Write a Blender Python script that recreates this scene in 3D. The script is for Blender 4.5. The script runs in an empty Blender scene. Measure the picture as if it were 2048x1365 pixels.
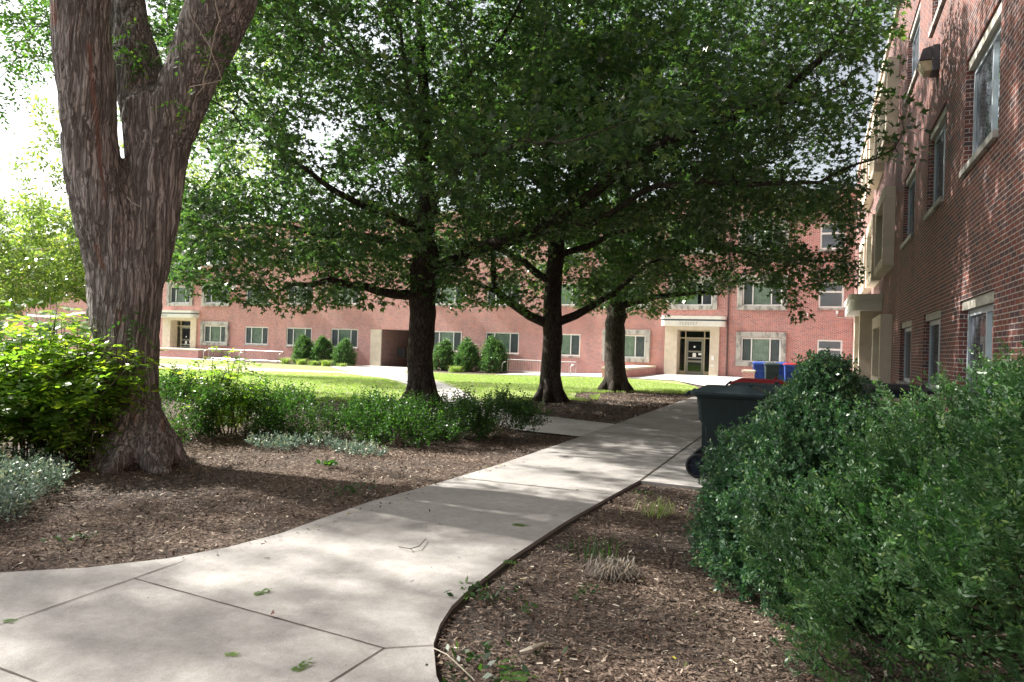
import bpy, bmesh, math, random
import numpy as np
from mathutils import Vector, Matrix
from mathutils.geometry import tessellate_polygon
R = math.radians
scn = bpy.context.scene
col = scn.collection
random.seed(7); rng = np.random.default_rng(11)

# ------------------------------------------------------------------ camera
FPX, YAW, PITCH, ROLL = 1365., .417, .006, -.031
cy, sy, cp, sp = math.cos(YAW), math.sin(YAW), math.cos(PITCH), math.sin(PITCH)
CF = np.array([-sy*cp, cy*cp, sp]); r0 = np.array([cy, sy, 0.]); u0 = np.cross(r0, CF)
CR = math.cos(ROLL)*r0 - math.sin(ROLL)*u0; CU = math.cos(ROLL)*u0 + math.sin(ROLL)*r0
EYE = np.array([0., 0., 1.55])
cam = bpy.data.objects.new('camera', bpy.data.cameras.new('camera')); col.objects.link(cam)
cam.matrix_world = Matrix(((CR[0], CU[0], -CF[0], EYE[0]), (CR[1], CU[1], -CF[1], EYE[1]), (CR[2], CU[2], -CF[2], EYE[2]), (0, 0, 0, 1)))
cam.data.sensor_width = 36; cam.data.lens = FPX/2048*36; cam.data.clip_end = 2000
cam.data.dof.use_dof = True; cam.data.dof.focus_distance = 7.0; cam.data.dof.aperture_fstop = 7
scn.camera = cam
def ray(x, y): return CF + (x-1024)/FPX*CR - (y-682.5)/FPX*CU
def at(x, y, D): return EYE + ray(x, y)*D
def onz(x, y, z=0.): d = ray(x, y); return EYE + d*(z-1.55)/d[2]
def proj(P):
    d = np.asarray(P)-EYE; z = d@CF; zz = np.where(np.abs(z) < 1e-3, 1e-3, z)
    return 1024+FPX*(d@CR)/zz, 682.5-FPX*(d@CU)/zz, z

# ------------------------------------------------------------------ light
SUN_EL, SUN_AZ = R(41), R(181.5)          # direction TO the sun, azimuth from +X counter-clockwise
sd = Vector((math.cos(SUN_EL)*math.cos(SUN_AZ), math.cos(SUN_EL)*math.sin(SUN_AZ), math.sin(SUN_EL)))
w = bpy.data.worlds.new('World'); scn.world = w; w.use_nodes = True
nt = w.node_tree; bg = nt.nodes['Background']; sky = nt.nodes.new('ShaderNodeTexSky')
sky.sky_type = 'NISHITA'; sky.sun_disc = False; sky.sun_elevation = SUN_EL; sky.sun_rotation = R(90)-SUN_AZ
sky.air_density = 1.0; sky.dust_density = 4.0; sky.ozone_density = 1.0
bw = nt.nodes.new('ShaderNodeRGBToBW'); hz = nt.nodes.new('ShaderNodeMix'); hz.data_type = 'RGBA'; hz.inputs[0].default_value = .6   # thin high haze whitens the blue
gn = nt.nodes.new('ShaderNodeVectorMath'); gn.operation = 'SCALE'; gn.inputs['Scale'].default_value = 1.9
nt.links.new(sky.outputs[0], bw.inputs[0]); nt.links.new(bw.outputs[0], gn.inputs[0]); nt.links.new(sky.outputs[0], hz.inputs[6]); nt.links.new(gn.outputs[0], hz.inputs[7])
nt.links.new(hz.outputs[2], bg.inputs[0]); bg.inputs[1].default_value = .068
sl = bpy.data.lights.new('sun', 'SUN'); sl.energy = 5; sl.angle = R(.6); sl.color = (1, .95, .87)
so = bpy.data.objects.new('sun', sl); col.objects.link(so); so.rotation_euler = sd.to_track_quat('Z', 'Y').to_euler(); so.location = (-20, 0, 30)
scn.view_settings.view_transform = 'Standard'; scn.view_settings.look = 'None'; scn.view_settings.exposure = 1.6; scn.view_settings.gamma = 1
scn.cycles.max_bounces = 7; scn.cycles.diffuse_bounces = 4; scn.cycles.transparent_max_bounces = 8; scn.cycles.glossy_bounces = 2; scn.cycles.transmission_bounces = 6
scn.cycles.sample_clamp_indirect = 6

# ------------------------------------------------------------------ materials
def mat(name):
    m = bpy.data.materials.new(name); m.use_nodes = True
    return m, m.node_tree, m.node_tree.nodes['Principled BSDF']
def N(nt, t, **k):
    n = nt.nodes.new(t)
    for a, b in k.items():
        if a in n.inputs.keys(): n.inputs[a].default_value = b
        else: setattr(n, a, b)
    return n
def ramp(nt, fac, stops):
    r = nt.nodes.new('ShaderNodeValToRGB'); e = r.color_ramp.elements
    while len(e) < len(stops): e.new(.5)
    for i, (p, c) in enumerate(stops): e[i].position = p; e[i].color = (*c, 1) if len(c) == 3 else c
    nt.links.new(fac, r.inputs[0]); return r.outputs[0]
def mixc(nt, f, a, b, mode='MIX'):
    n = nt.nodes.new('ShaderNodeMix'); n.data_type = 'RGBA'; n.blend_type = mode
    for s, v in ((0, f), (6, a), (7, b)):
        if hasattr(v, 'node'): nt.links.new(v, n.inputs[s])
        else: n.inputs[s].default_value = v if s == 0 else (*v, 1)
    return n.outputs[2]
def objco(nt, scale=(1, 1, 1)):
    g = nt.nodes.new('ShaderNodeNewGeometry'); m = nt.nodes.new('ShaderNodeMapping'); m.inputs['Scale'].default_value = scale
    nt.links.new(g.outputs['Position'], m.inputs['Vector']); return m.outputs[0]
def noise(nt, co, scale, detail=4, rough=.55):
    n = N(nt, 'ShaderNodeTexNoise', Scale=scale, Detail=detail, Roughness=rough); nt.links.new(co, n.inputs['Vector']); return n.outputs[0]
def bump(nt, h, b, s=.5, d=.01):
    n = N(nt, 'ShaderNodeBump', Strength=s, Distance=d); nt.links.new(h, n.inputs['Height']); nt.links.new(n.outputs[0], b.inputs['Normal'])
def simple(name, c, rough=.7, var=.15, scale=8, metal=0, spec=.3, bmp=0):
    m, nt, b = mat(name); co = objco(nt); n = noise(nt, co, scale)
    lo = tuple(x*(1-var) for x in c); hi = tuple(min(1, x*(1+var)) for x in c)
    nt.links.new(ramp(nt, n, [(.3, lo), (.7, hi)]), b.inputs['Base Color'])
    b.inputs['Roughness'].default_value = rough; b.inputs['Metallic'].default_value = metal; b.inputs['Specular IOR Level'].default_value = spec
    if bmp: bump(nt, noise(nt, co, scale*12), b, .5, bmp)
    return m
def brick_mat(name, c1, c2, c3, mortar):
    m, nt, b = mat(name)
    g = nt.nodes.new('ShaderNodeNewGeometry'); s = nt.nodes.new('ShaderNodeSeparateXYZ'); nt.links.new(g.outputs['Position'], s.inputs[0])
    a = N(nt, 'ShaderNodeMath', operation='ADD'); nt.links.new(s.outputs[0], a.inputs[0]); nt.links.new(s.outputs[1], a.inputs[1])
    c = nt.nodes.new('ShaderNodeCombineXYZ'); nt.links.new(a.outputs[0], c.inputs[0]); nt.links.new(s.outputs[2], c.inputs[1])
    def bt(ca, cb, cm):
        t = nt.nodes.new('ShaderNodeTexBrick'); t.offset = .5
        t.inputs['Color1'].default_value = (*ca, 1); t.inputs['Color2'].default_value = (*cb, 1); t.inputs['Mortar'].default_value = (*cm, 1)
        t.inputs['Scale'].default_value = 1; t.inputs['Mortar Size'].default_value = .0065; t.inputs['Mortar Smooth'].default_value = .15
        t.inputs['Brick Width'].default_value = .213; t.inputs['Row Height'].default_value = .0677; t.inputs['Bias'].default_value = 0
        nt.links.new(c.outputs[0], t.inputs['Vector']); return t
    t = bt(c1, c2, mortar)
    # a second random tone per brick
    t2 = bt((0, 0, 0), (1, 1, 1), (0, 0, 0)); t2.inputs['Vector'].default_value = (0, 0, 0)
    sh = nt.nodes.new('ShaderNodeVectorMath'); sh.operation = 'ADD'; sh.inputs[1].default_value = (.213*26, .0677*38, 0)
    nt.links.new(c.outputs[0], sh.inputs[0]); nt.links.new(sh.outputs[0], t2.inputs['Vector'])
    f = ramp(nt, t2.outputs[0], [(.55, (0, 0, 0)), (.85, (1, 1, 1))])
    inv = N(nt, 'ShaderNodeMath', operation='SUBTRACT'); inv.inputs[0].default_value = 1; nt.links.new(t.outputs['Fac'], inv.inputs[1])
    fm = N(nt, 'ShaderNodeMath', operation='MULTIPLY'); nt.links.new(f, fm.inputs[0]); nt.links.new(inv.outputs[0], fm.inputs[1])
    c0 = mixc(nt, fm.outputs[0], t.outputs[0], c3)
    n = noise(nt, objco(nt, (1, 1, .35)), 1.1, 6, .65); n2 = noise(nt, g.outputs['Position'], 60, 3)
    c1_ = mixc(nt, 1., c0, ramp(nt, n, [(.25, (.78, .78, .8)), (.75, (1.12, 1.08, 1.05))]), 'MULTIPLY')
    c2_ = mixc(nt, .6, c1_, ramp(nt, n2, [(.3, (.75, .75, .75)), (.7, (1.2, 1.2, 1.2))]), 'MULTIPLY')
    nt.links.new(c2_, b.inputs['Base Color']); b.inputs['Roughness'].default_value = .75; b.inputs['Specular IOR Level'].default_value = .25
    bump(nt, inv.outputs[0], b, .8, .006)
    return m
def leaf_mat(name, ca, cb, trans, rough=.42, spec=.45, tc=None):
    m, nt, b = mat(name)
    a = N(nt, 'ShaderNodeAttribute', attribute_name='rnd')
    c = ramp(nt, a.outputs['Fac'], [(0, ca), (.8, cb), (1, (min(1, cb[0]*1.9), min(1, cb[1]*1.5), cb[2]*1.1))])
    nt.links.new(c, b.inputs['Base Color']); b.inputs['Roughness'].default_value = rough; b.inputs['Specular IOR Level'].default_value = spec
    t = nt.nodes.new('ShaderNodeBsdfTranslucent')
    cc = mixc(nt, 1., c, tc or (1.6, 2.1, .7), 'MULTIPLY'); nt.links.new(cc, t.inputs[0])
    mx = nt.nodes.new('ShaderNodeMixShader'); mx.inputs[0].default_value = trans
    nt.links.new(b.outputs[0], mx.inputs[1]); nt.links.new(t.outputs[0], mx.inputs[2])
    nt.links.new(mx.outputs[0], nt.nodes['Material Output'].inputs[0]); return m
def bark_mat(name, hi, lo, sc=(22, 22, 2.6), warp=.35, dist=.02, moss=None, edge=.16):
    m, nt, b = mat(name); co = objco(nt)
    wn = N(nt, 'ShaderNodeTexNoise', Scale=1.1, Detail=3); nt.links.new(co, wn.inputs['Vector'])
    v = nt.nodes.new('ShaderNodeVectorMath'); v.operation = 'MULTIPLY_ADD'; v.inputs[1].default_value = (warp, warp, warp*.4)
    nt.links.new(wn.outputs['Color'], v.inputs[0]); nt.links.new(co, v.inputs[2])
    mp = N(nt, 'ShaderNodeMapping'); mp.inputs['Scale'].default_value = sc; nt.links.new(v.outputs[0], mp.inputs['Vector'])
    def ridge(scale, lo_, hi_):
        nn = N(nt, 'ShaderNodeTexNoise', Scale=scale, Detail=4., Roughness=.55, Distortion=.08); nt.links.new(mp.outputs[0], nn.inputs['Vector'])
        s1 = N(nt, 'ShaderNodeMath', operation='SUBTRACT'); nt.links.new(nn.outputs[0], s1.inputs[0]); s1.inputs[1].default_value = .5
        s2 = N(nt, 'ShaderNodeMath', operation='ABSOLUTE'); nt.links.new(s1.outputs[0], s2.inputs[0])
        return ramp(nt, s2.outputs[0], [(lo_, (0, 0, 0)), (hi_, (1, 1, 1))])
    ra_, rb2 = ridge(1., .0, edge), ridge(2.1, .0, edge*.6)
    e = mixc(nt, .5, ra_, rb2, 'MULTIPLY')
    mp2 = N(nt, 'ShaderNodeMapping'); mp2.inputs['Scale'].default_value = (60, 60, 7); nt.links.new(v.outputs[0], mp2.inputs['Vector'])
    fn = noise(nt, mp2.outputs[0], 1, 4)
    n1 = noise(nt, co, 1.6, 4)
    cm = mixc(nt, ramp(nt, n1, [(.35, (0, 0, 0)), (.7, (1, 1, 1))]), hi, tuple(x*.72 for x in hi) if not moss else moss)
    c = mixc(nt, e, lo, cm); c = mixc(nt, .7, c, ramp(nt, fn, [(.3, (.6, .6, .6)), (.7, (1.3, 1.3, 1.3))]), 'MULTIPLY')
    a = N(nt, 'ShaderNodeAttribute', attribute_name='scar')
    sf = N(nt, 'ShaderNodeMath', operation='MULTIPLY'); sf.inputs[1].default_value = .5; nt.links.new(a.outputs['Fac'], sf.inputs[0])
    c = mixc(nt, sf.outputs[0], c, (.3, .12, .07))
    nt.links.new(c, b.inputs['Base Color']); b.inputs['Roughness'].default_value = .9; b.inputs['Specular IOR Level'].default_value = .15
    ad = N(nt, 'ShaderNodeMath', operation='MULTIPLY_ADD'); ad.inputs[1].default_value = .35; nt.links.new(fn, ad.inputs[0]); nt.links.new(e, ad.inputs[2])
    bump(nt, ad.outputs[0], b, .9, dist); return m

M = {}
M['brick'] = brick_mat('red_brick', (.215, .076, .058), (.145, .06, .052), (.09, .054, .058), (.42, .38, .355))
M['brickfar'] = brick_mat('sun_lightened_red_brick', (.55, .205, .17), (.46, .165, .145), (.36, .145, .14), (.82, .72, .68))  # brick lightened so its colour carries the far wall's sun and haze
M['stone'] = simple('limestone', (.62, .54, .43), .85, .1, 3, bmp=.001)
def stained():
    m, nt, b = mat('stained_concrete'); co = objco(nt, (1, 1, .5)); n = noise(nt, co, 3.5, 6, .65)
    nt.links.new(ramp(nt, n, [(.38, (.17, .165, .155)), (.5, (.4, .385, .35)), (.7, (.5, .48, .44))]), b.inputs['Base Color']); b.inputs['Roughness'].default_value = .85
    return m
M['frameconc'] = stained(); M['stone2'] = M['stone']
M['white'] = simple('white_painted_metal', (.8, .8, .78), .45, .05, 5)
M['alu'] = simple('window_aluminium', (.42, .47, .52), .4, .1, 5, metal=.2)
M['screen'] = simple('window_insect_screen', (.075, .085, .1), .9, .1, 5)
M['tan'] = simple('tan_door_metal', (.42, .36, .25), .5, .08, 5)
M['dooralu'] = simple('olive_grey_door', (.22, .215, .17), .5, .08, 5)
M['dark'] = simple('dark_interior', (.025, .025, .028), .9, .2, 5)  # near-black colour stands in for unlit space behind the glass
M['pipe'] = simple('dark_drainpipe', (.1, .07, .07), .5, .1, 5)
M['concretecap'] = simple('concrete_coping', (.55, .48, .38), .85, .12, 6)
M['paper'] = simple('white_paper', (.85, .85, .82), .8, .03, 5)
M['navyletters'] = simple('grey_letters', (.4, .4, .38), .6, .03, 5)
M['blackbox'] = simple('black_metal', (.02, .02, .022), .5, .1, 5)
M['lampmetal'] = simple('bronze_lamp_metal', (.085, .085, .095), .4, .2, 9, metal=.3)
M['lens'] = simple('yellowed_lamp_lens', (.55, .48, .32), .35, .15, 12)
M['steel'] = simple('galvanised_steel', (.5, .5, .5), .4, .08, 8, metal=.6)
M['net'] = simple('white_net_tape', (.8, .8, .8), .8, .04, 5)
def glass():
    m, nt, b = mat('window_glass')
    tr = nt.nodes.new('ShaderNodeBsdfTransparent'); tr.inputs[0].default_value = (.86, .93, .91, 1)
    gl = nt.nodes.new('ShaderNodeBsdfGlossy'); gl.inputs['Roughness'].default_value = .015; gl.inputs[0].default_value = (.95, 1, 1, 1)
    fr = nt.nodes.new('ShaderNodeLayerWeight'); fr.inputs[0].default_value = .3
    mx = nt.nodes.new('ShaderNodeMixShader'); nt.links.new(fr.outputs[0], mx.inputs[0]); nt.links.new(tr.outputs[0], mx.inputs[1]); nt.links.new(gl.outputs[0], mx.inputs[2])
    nt.links.new(mx.outputs[0], nt.nodes['Material Output'].inputs[0]); return m
M['glass'] = glass()
def blinds():
    m, nt, b = mat('vertical_blinds'); co = objco(nt)
    wv = N(nt, 'ShaderNodeTexNoise', Scale=3.0, Detail=2); nt.links.new(co, wv.inputs['Vector'])
    nt.links.new(ramp(nt, wv.outputs[0], [(.35, (.5, .6, .52)), (.65, (.72, .8, .71))]), b.inputs['Base Color']); b.inputs['Roughness'].default_value = .8
    return m
M['blind'] = blinds()
M['frosted'] = simple('frosted_pane', (.45, .47, .55), .5, .06, 2)
def concrete(name, c, scale=1.2):
    m, nt, b = mat(name); co = objco(nt)
    n1 = noise(nt, co, scale, 6, .6); n2 = noise(nt, co, 150, 2, .6); n3 = noise(nt, co, 14, 5, .7)
    k = ramp(nt, n1, [(.3, tuple(x*.76 for x in c)), (.7, tuple(x*1.12 for x in c))])
    k = mixc(nt, .55, k, ramp(nt, n2, [(.3, (.72, .72, .72)), (.65, (1.18, 1.18, 1.18))]), 'MULTIPLY')
    k = mixc(nt, .85, k, ramp(nt, n3, [(.3, (.8, .79, .77)), (.7, (1.12, 1.12, 1.12))]), 'MULTIPLY')
    vo = N(nt, 'ShaderNodeTexVoronoi', feature='DISTANCE_TO_EDGE', Scale=.55, Randomness=1.)
    wn = N(nt, 'ShaderNodeTexNoise', Scale=2.5, Detail=5); nt.links.new(co, wn.inputs['Vector'])
    v = nt.nodes.new('ShaderNodeVectorMath'); v.operation = 'MULTIPLY_ADD'; v.inputs[1].default_value = (.5, .5, 0); nt.links.new(wn.outputs['Color'], v.inputs[0]); nt.links.new(co, v.inputs[2]); nt.links.new(v.outputs[0], vo.inputs['Vector'])
    st = noise(nt, co, 5, 3)
    k = mixc(nt, ramp(nt, st, [(.66, (0, 0, 0)), (.74, (.35, .35, .35))]), k, tuple(x*.55 for x in c))
    nt.links.new(k, b.inputs['Base Color']); b.inputs['Roughness'].default_value = .85; b.inputs['Specular IOR Level'].default_value = .25
    bump(nt, n2, b, .35, .003); return m
M['concrete'] = concrete('sidewalk_concrete', (.3, .288, .276))
M['concretenew'] = concrete('newer_grey_concrete', (.42, .41, .395))
M['joint'] = simple('dirt_filled_joint', (.085, .07, .06), .95, .3, 30)
M['edgesoil'] = simple('dark_edge_soil', (.03, .022, .018), .95, .3, 30)
def mulch():
    m, nt, b = mat('wood_mulch'); co = objco(nt)
    n1 = noise(nt, co, .7, 5); n2 = noise(nt, co, 55, 4, .7)
    mp = N(nt, 'ShaderNodeMapping'); mp.inputs['Scale'].default_value = (45, 90, 30); nt.links.new(co, mp.inputs['Vector'])
    vo = N(nt, 'ShaderNodeTexVoronoi', Scale=1.); nt.links.new(mp.outputs[0], vo.inputs['Vector'])
    k = ramp(nt, vo.outputs['Color'], [(.2, (.04, .03, .024)), (.5, (.11, .078, .06)), (.8, (.19, .145, .115)), (.95, (.3, .25, .2))])
    k = mixc(nt, ramp(nt, n1, [(.42, (0, 0, 0)), (.62, (.8, .8, .8))]), k, (.085, .076, .07))
    k = mixc(nt, .8, k, ramp(nt, n2, [(.3, (.5, .5, .5)), (.7, (1.4, 1.4, 1.4))]), 'MULTIPLY')
    nt.links.new(k, b.inputs['Base Color']); b.inputs['Roughness'].default_value = .95; b.inputs['Specular IOR Level'].default_value = .1
    bump(nt, n2, b, .9, .02); return m
M['mulch'] = mulch()
M['chip'] = None
def attrmat(name, stops, rough=.9, spec=.15):
    m, nt, b = mat(name); a = N(nt, 'ShaderNodeAttribute', attribute_name='rnd')
    nt.links.new(ramp(nt, a.outputs['Fac'], stops), b.inputs['Base Color']); b.inputs['Roughness'].default_value = rough; b.inputs['Specular IOR Level'].default_value = spec; return m
M['chip'] = attrmat('bark_chips', [(0, (.035, .026, .021)), (.35, (.1, .07, .054)), (.7, (.2, .15, .118)), (.92, (.31, .25, .2)), (1, (.52, .46, .38))])
M['litter'] = attrmat('leaf_litter_tones', [(0, (.04, .025, .02)), (.5, (.1, .06, .04)), (.75, (.06, .1, .02)), (.9, (.4, .3, .05)), (1, (.5, .42, .3))])
def grassm():
    m, nt, b = mat('mown_grass'); co = objco(nt); n1 = noise(nt, co, .35, 5); n2 = noise(nt, co, 40, 4, .7)
    k = ramp(nt, n1, [(.3, (.2, .26, .1)), (.55, (.27, .32, .15)), (.75, (.36, .37, .22))])
    k = mixc(nt, .8, k, ramp(nt, n2, [(.3, (.55, .55, .5)), (.7, (1.4, 1.35, 1.2))]), 'MULTIPLY')
    nt.links.new(k, b.inputs['Base Color']); b.inputs['Roughness'].default_value = .9; b.inputs['Specular IOR Level'].default_value = .1; bump(nt, n2, b, 1, .03); return m
M['grass'] = grassm()
M['sand'] = simple('pale_sand', (.55, .46, .36), .95, .12, 3, bmp=.01)
M['binpad'] = M['concrete']
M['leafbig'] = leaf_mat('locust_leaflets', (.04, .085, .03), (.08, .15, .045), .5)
M['leafoak'] = leaf_mat('oak_leaves', (.036, .07, .04), (.075, .125, .058), .48, .28, .75, (1.5, 1.95, .7))
M['leafoak2'] = leaf_mat('distant_oak_leaves', (.036, .064, .034), (.078, .12, .05), .46, .33, .5)
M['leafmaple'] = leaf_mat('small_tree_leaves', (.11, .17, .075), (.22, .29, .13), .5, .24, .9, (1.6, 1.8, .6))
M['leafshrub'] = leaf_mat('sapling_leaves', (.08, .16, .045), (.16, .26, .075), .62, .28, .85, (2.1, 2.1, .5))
M['leafbush'] = leaf_mat('loose_bush_leaves', (.018, .044, .016), (.042, .088, .028), .42, .42, .35)
M['leafyew'] = leaf_mat('yew_leaves', (.03, .075, .042), (.075, .15, .078), .25, .36, .5, (1.2, 1.8, .8))
M['leafbox'] = leaf_mat('boxwood_leaves', (.034, .085, .036), (.09, .17, .07), .3, .36, .5, (1.2, 1.8, .8))
M['leafcone'] = leaf_mat('clipped_shrub_leaves', (.04, .1, .04), (.09, .17, .065), .25, .4, .4)
M['leafvar'] = leaf_mat('variegated_leaves', (.07, .12, .085), (.2, .27, .225), .25, .4, .4, (1, 1.1, .9))
M['blade'] = leaf_mat('grass_blades', (.18, .24, .09), (.3, .35, .16), .35)
M['dryblade'] = leaf_mat('dry_grass_blades', (.13, .11, .09), (.23, .205, .17), .1, tc=(1, 1, 1))
M['barkbig'] = bark_mat('shaggy_maple_bark', (.385, .36, .345), (.115, .1, .092), (16, 16, .75), .16, .035, (.3, .285, .26), .08)
M['barkoak'] = bark_mat('dark_oak_bark', (.125, .105, .088), (.025, .02, .017), (24, 24, 4), .3, .02, None, .09)
M['barksmall'] = simple('twig_bark', (.1, .08, .06), .9, .3, 9)
M['barkpale'] = simple('pale_twig_bark', (.3, .27, .22), .9, .3, 9)
def plastic(name, c, rough=.45):
    m, nt, b = mat(name); co = objco(nt); n = noise(nt, co, 5, 6, .7); n2 = noise(nt, objco(nt, (30, 30, 3)), 1, 3)
    k = ramp(nt, n, [(.35, c), (.75, tuple(min(1, x*1.4+.003) for x in c))]); k = mixc(nt, .35, k, ramp(nt, n2, [(.4, (.7, .7, .7)), (.75, (1.5, 1.5, 1.5))]), 'MULTIPLY')
    nt.links.new(k, b.inputs['Base Color']); nt.links.new(ramp(nt, n, [(.3, (rough,)*3), (.7, (min(1, rough+.25),)*3)]), b.inputs['Roughness']); b.inputs['Specular IOR Level'].default_value = .3; bump(nt, noise(nt, co, 90, 2), b, .15, .001); return m
M['pgreen'] = plastic('dark_green_plastic', (.007, .017, .017), .6)
M['pgreen2'] = plastic('grey_green_lid_plastic', (.014, .026, .03), .5)
M['pblack'] = plastic('black_plastic', (.01, .011, .014), .4)
M['pnavy'] = plastic('navy_plastic', (.006, .01, .024), .55)
M['pblue'] = plastic('blue_plastic', (.012, .04, .19))
M['pred'] = plastic('red_plastic', (.18, .01, .014))
M['cardboard'] = simple('weathered_cardboard', (.3, .22, .2), .9, .15, 20)

# ------------------------------------------------------------------ object helpers
def tag(o, label=None, cat=None, group=None, kind=None):
    if label: o['label'] = label
    if cat: o['category'] = cat
    if group: o['group'] = group
    if kind: o['kind'] = kind
    return o
def link(name, me, parent=None):
    o = bpy.data.objects.new(name, me); col.objects.link(o)
    if parent is not None: o.parent = parent
    return o
def empty(name, loc=(0, 0, 0), rz=0):
    o = link(name, None); o.location = loc; o.rotation_euler = (0, 0, rz); o.empty_display_size = .2; return o
def localise(V, parent):
    """world coordinates -> the coordinates of the thing (root) above parent; parts sit at the thing's origin"""
    if parent is None: return V
    while parent.parent is not None: parent = parent.parent
    a = -parent.rotation_euler.z; Q = V-np.array(parent.location)
    return np.stack([Q[:, 0]*math.cos(a)-Q[:, 1]*math.sin(a), Q[:, 0]*math.sin(a)+Q[:, 1]*math.cos(a), Q[:, 2]], 1)
def npmesh(name, V, F, m, parent=None, rnd=None, smooth=False, attrs=None):
    """V (n,3), F (k,3|4) -> one mesh object. World coordinates unless parented (then made local)."""
    V = np.asarray(V, np.float32).reshape(-1, 3); F = np.asarray(F, np.int32)
    V = localise(V, parent)
    me = bpy.data.meshes.new(name); k = F.shape[1]
    me.vertices.add(len(V)); me.vertices.foreach_set('co', np.ascontiguousarray(V, np.float32).ravel())
    me.loops.add(F.size); me.loops.foreach_set('vertex_index', F.ravel())
    me.polygons.add(len(F)); me.polygons.foreach_set('loop_start', np.arange(0, F.size, k, dtype=np.int32)); me.polygons.foreach_set('loop_total', np.full(len(F), k, np.int32))
    if smooth: me.polygons.foreach_set('use_smooth', np.ones(len(F), bool))
    me.update(calc_edges=True)
    if rnd is not None:
        at_ = me.attributes.new('rnd', 'FLOAT', 'FACE'); at_.data.foreach_set('value', np.asarray(rnd, np.float32))
    for an, av in (attrs or {}).items():
        at_ = me.attributes.new(an, 'FLOAT', 'POINT'); at_.data.foreach_set('value', np.asarray(av, np.float32))
    me.materials.append(m); return link(name, me, parent)
class MB:
    """collects boxes, tubes and strips, then links ONE mesh"""
    def __init__(s, fr=None, local=False): s.V = []; s.F = []; s.n = 0; s.fr = fr; s.local = local
    def add(s, V, F):
        V = np.asarray(V, float)
        if s.fr is not None:
            O, U, Nn = s.fr; V = O + V[:, :1]*U + V[:, 1:2]*np.array([0, 0, 1.]) + V[:, 2:3]*Nn
        s.V.append(V)
        for f in F: s.F.append([i+s.n for i in f])
        s.n += len(V); return s
    def box(s, a, b):
        x0, y0, z0 = a; x1, y1, z1 = b
        return s.add([(x0, y0, z0), (x1, y0, z0), (x1, y1, z0), (x0, y1, z0), (x0, y0, z1), (x1, y0, z1), (x1, y1, z1), (x0, y1, z1)],
              [(0, 3, 2, 1), (4, 5, 6, 7), (0, 1, 5, 4), (1, 2, 6, 5), (2, 3, 7, 6), (3, 0, 4, 7)])
    def quad(s, *p): return s.add(list(p), [tuple(range(len(p)))])
    def tube(s, pts, r, n=8, cap=True):
        pts = [Vector(p) for p in pts]; rs = r if hasattr(r, '__len__') else [r]*len(pts); V = []; F = []
        for i, p in enumerate(pts):
            d = (pts[min(i+1, len(pts)-1)]-pts[max(i-1, 0)]).normalized(); a = d.orthogonal().normalized() if i == 0 else (pa-d*pa.dot(d)).normalized(); pa = a; b = d.cross(a)
            for k in range(n): t = 2*math.pi*k/n; V.append(p+(a*math.cos(t)+b*math.sin(t))*rs[i])
        for i in range(len(pts)-1):
            for k in range(n): k2 = (k+1) % n; F.append((i*n+k, i*n+k2, (i+1)*n+k2, (i+1)*n+k))
        if cap: F.append(tuple(range(n))[::-1]); F.append(tuple((len(pts)-1)*n+k for k in range(n)))
        return s.add([tuple(v) for v in V], F)
    def prism(s, outline, z0, z1):
        n = len(outline); V = [(x, y, z0) for x, y in outline]+[(x, y, z1) for x, y in outline]
        F = [tuple(range(n))[::-1], tuple(range(n, 2*n))]+[(i, (i+1) % n, n+(i+1) % n, n+i) for i in range(n)]
        return s.add(V, F)
    def build(s, name, m, parent=None, bevel=0, smooth=False):
        me = bpy.data.meshes.new(name); V = np.concatenate(s.V)
        if not s.local: V = localise(V, parent)
        me.from_pydata([tuple(v) for v in V], [], s.F); me.update(); me.materials.append(m)
        o = link(name, me, parent)
        if bevel:
            b = o.modifiers.new('bevel', 'BEVEL'); b.width = bevel; b.segments = 2; b.limit_method = 'ANGLE'; b.angle_limit = R(40)
        if smooth: me.polygons.foreach_set('use_smooth', [True]*len(me.polygons))
        return o
def unit(v): return v/np.maximum(np.linalg.norm(v, axis=-1, keepdims=True), 1e-9)
def rdir(n): return unit(rng.normal(size=(n, 3)))

def leaves(P, D, S, shape='simple', width=.45, nrm=None, droop=0.):
    """P base, D direction, S size arrays -> V,F(quads),rnd"""
    n = len(P); D = unit(D + np.array([0, 0, -droop]))
    Nn = rdir(n)*.75 + np.array([0, 0, 1.]) if nrm is None else nrm
    B = unit(np.cross(D, Nn)); C = np.cross(B, D)
    S = S[:, None]; rnd = rng.random(n)
    def rh(P0, D0, B0, L, W):
        a = P0; b = P0+D0*L*.5+B0*W+C*L*.06; c = P0+D0*L; d = P0+D0*L*.5-B0*W+C*L*.06
        return np.stack([a, b, c, d], 1)
    if shape == 'simple': Q = rh(P, D, B, S, S*width*.5)[:, None]
    elif shape == 'oak':
        Q = []
        for ang, L, off in ((0, 1., 0.), (50, .62, .22), (-50, .62, .22)):
            a = R(ang); D2 = D*math.cos(a)+B*math.sin(a); B2 = B*math.cos(a)-D*math.sin(a)
            Q.append(rh(P+D*S*off, D2, B2, S*L, S*L*.19))
        Q = np.stack(Q, 1)
    k = Q.shape[1]; V = Q.reshape(-1, 3); F = np.arange(len(V)).reshape(-1, 4)
    return V, F, np.repeat(rnd, k)
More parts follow.
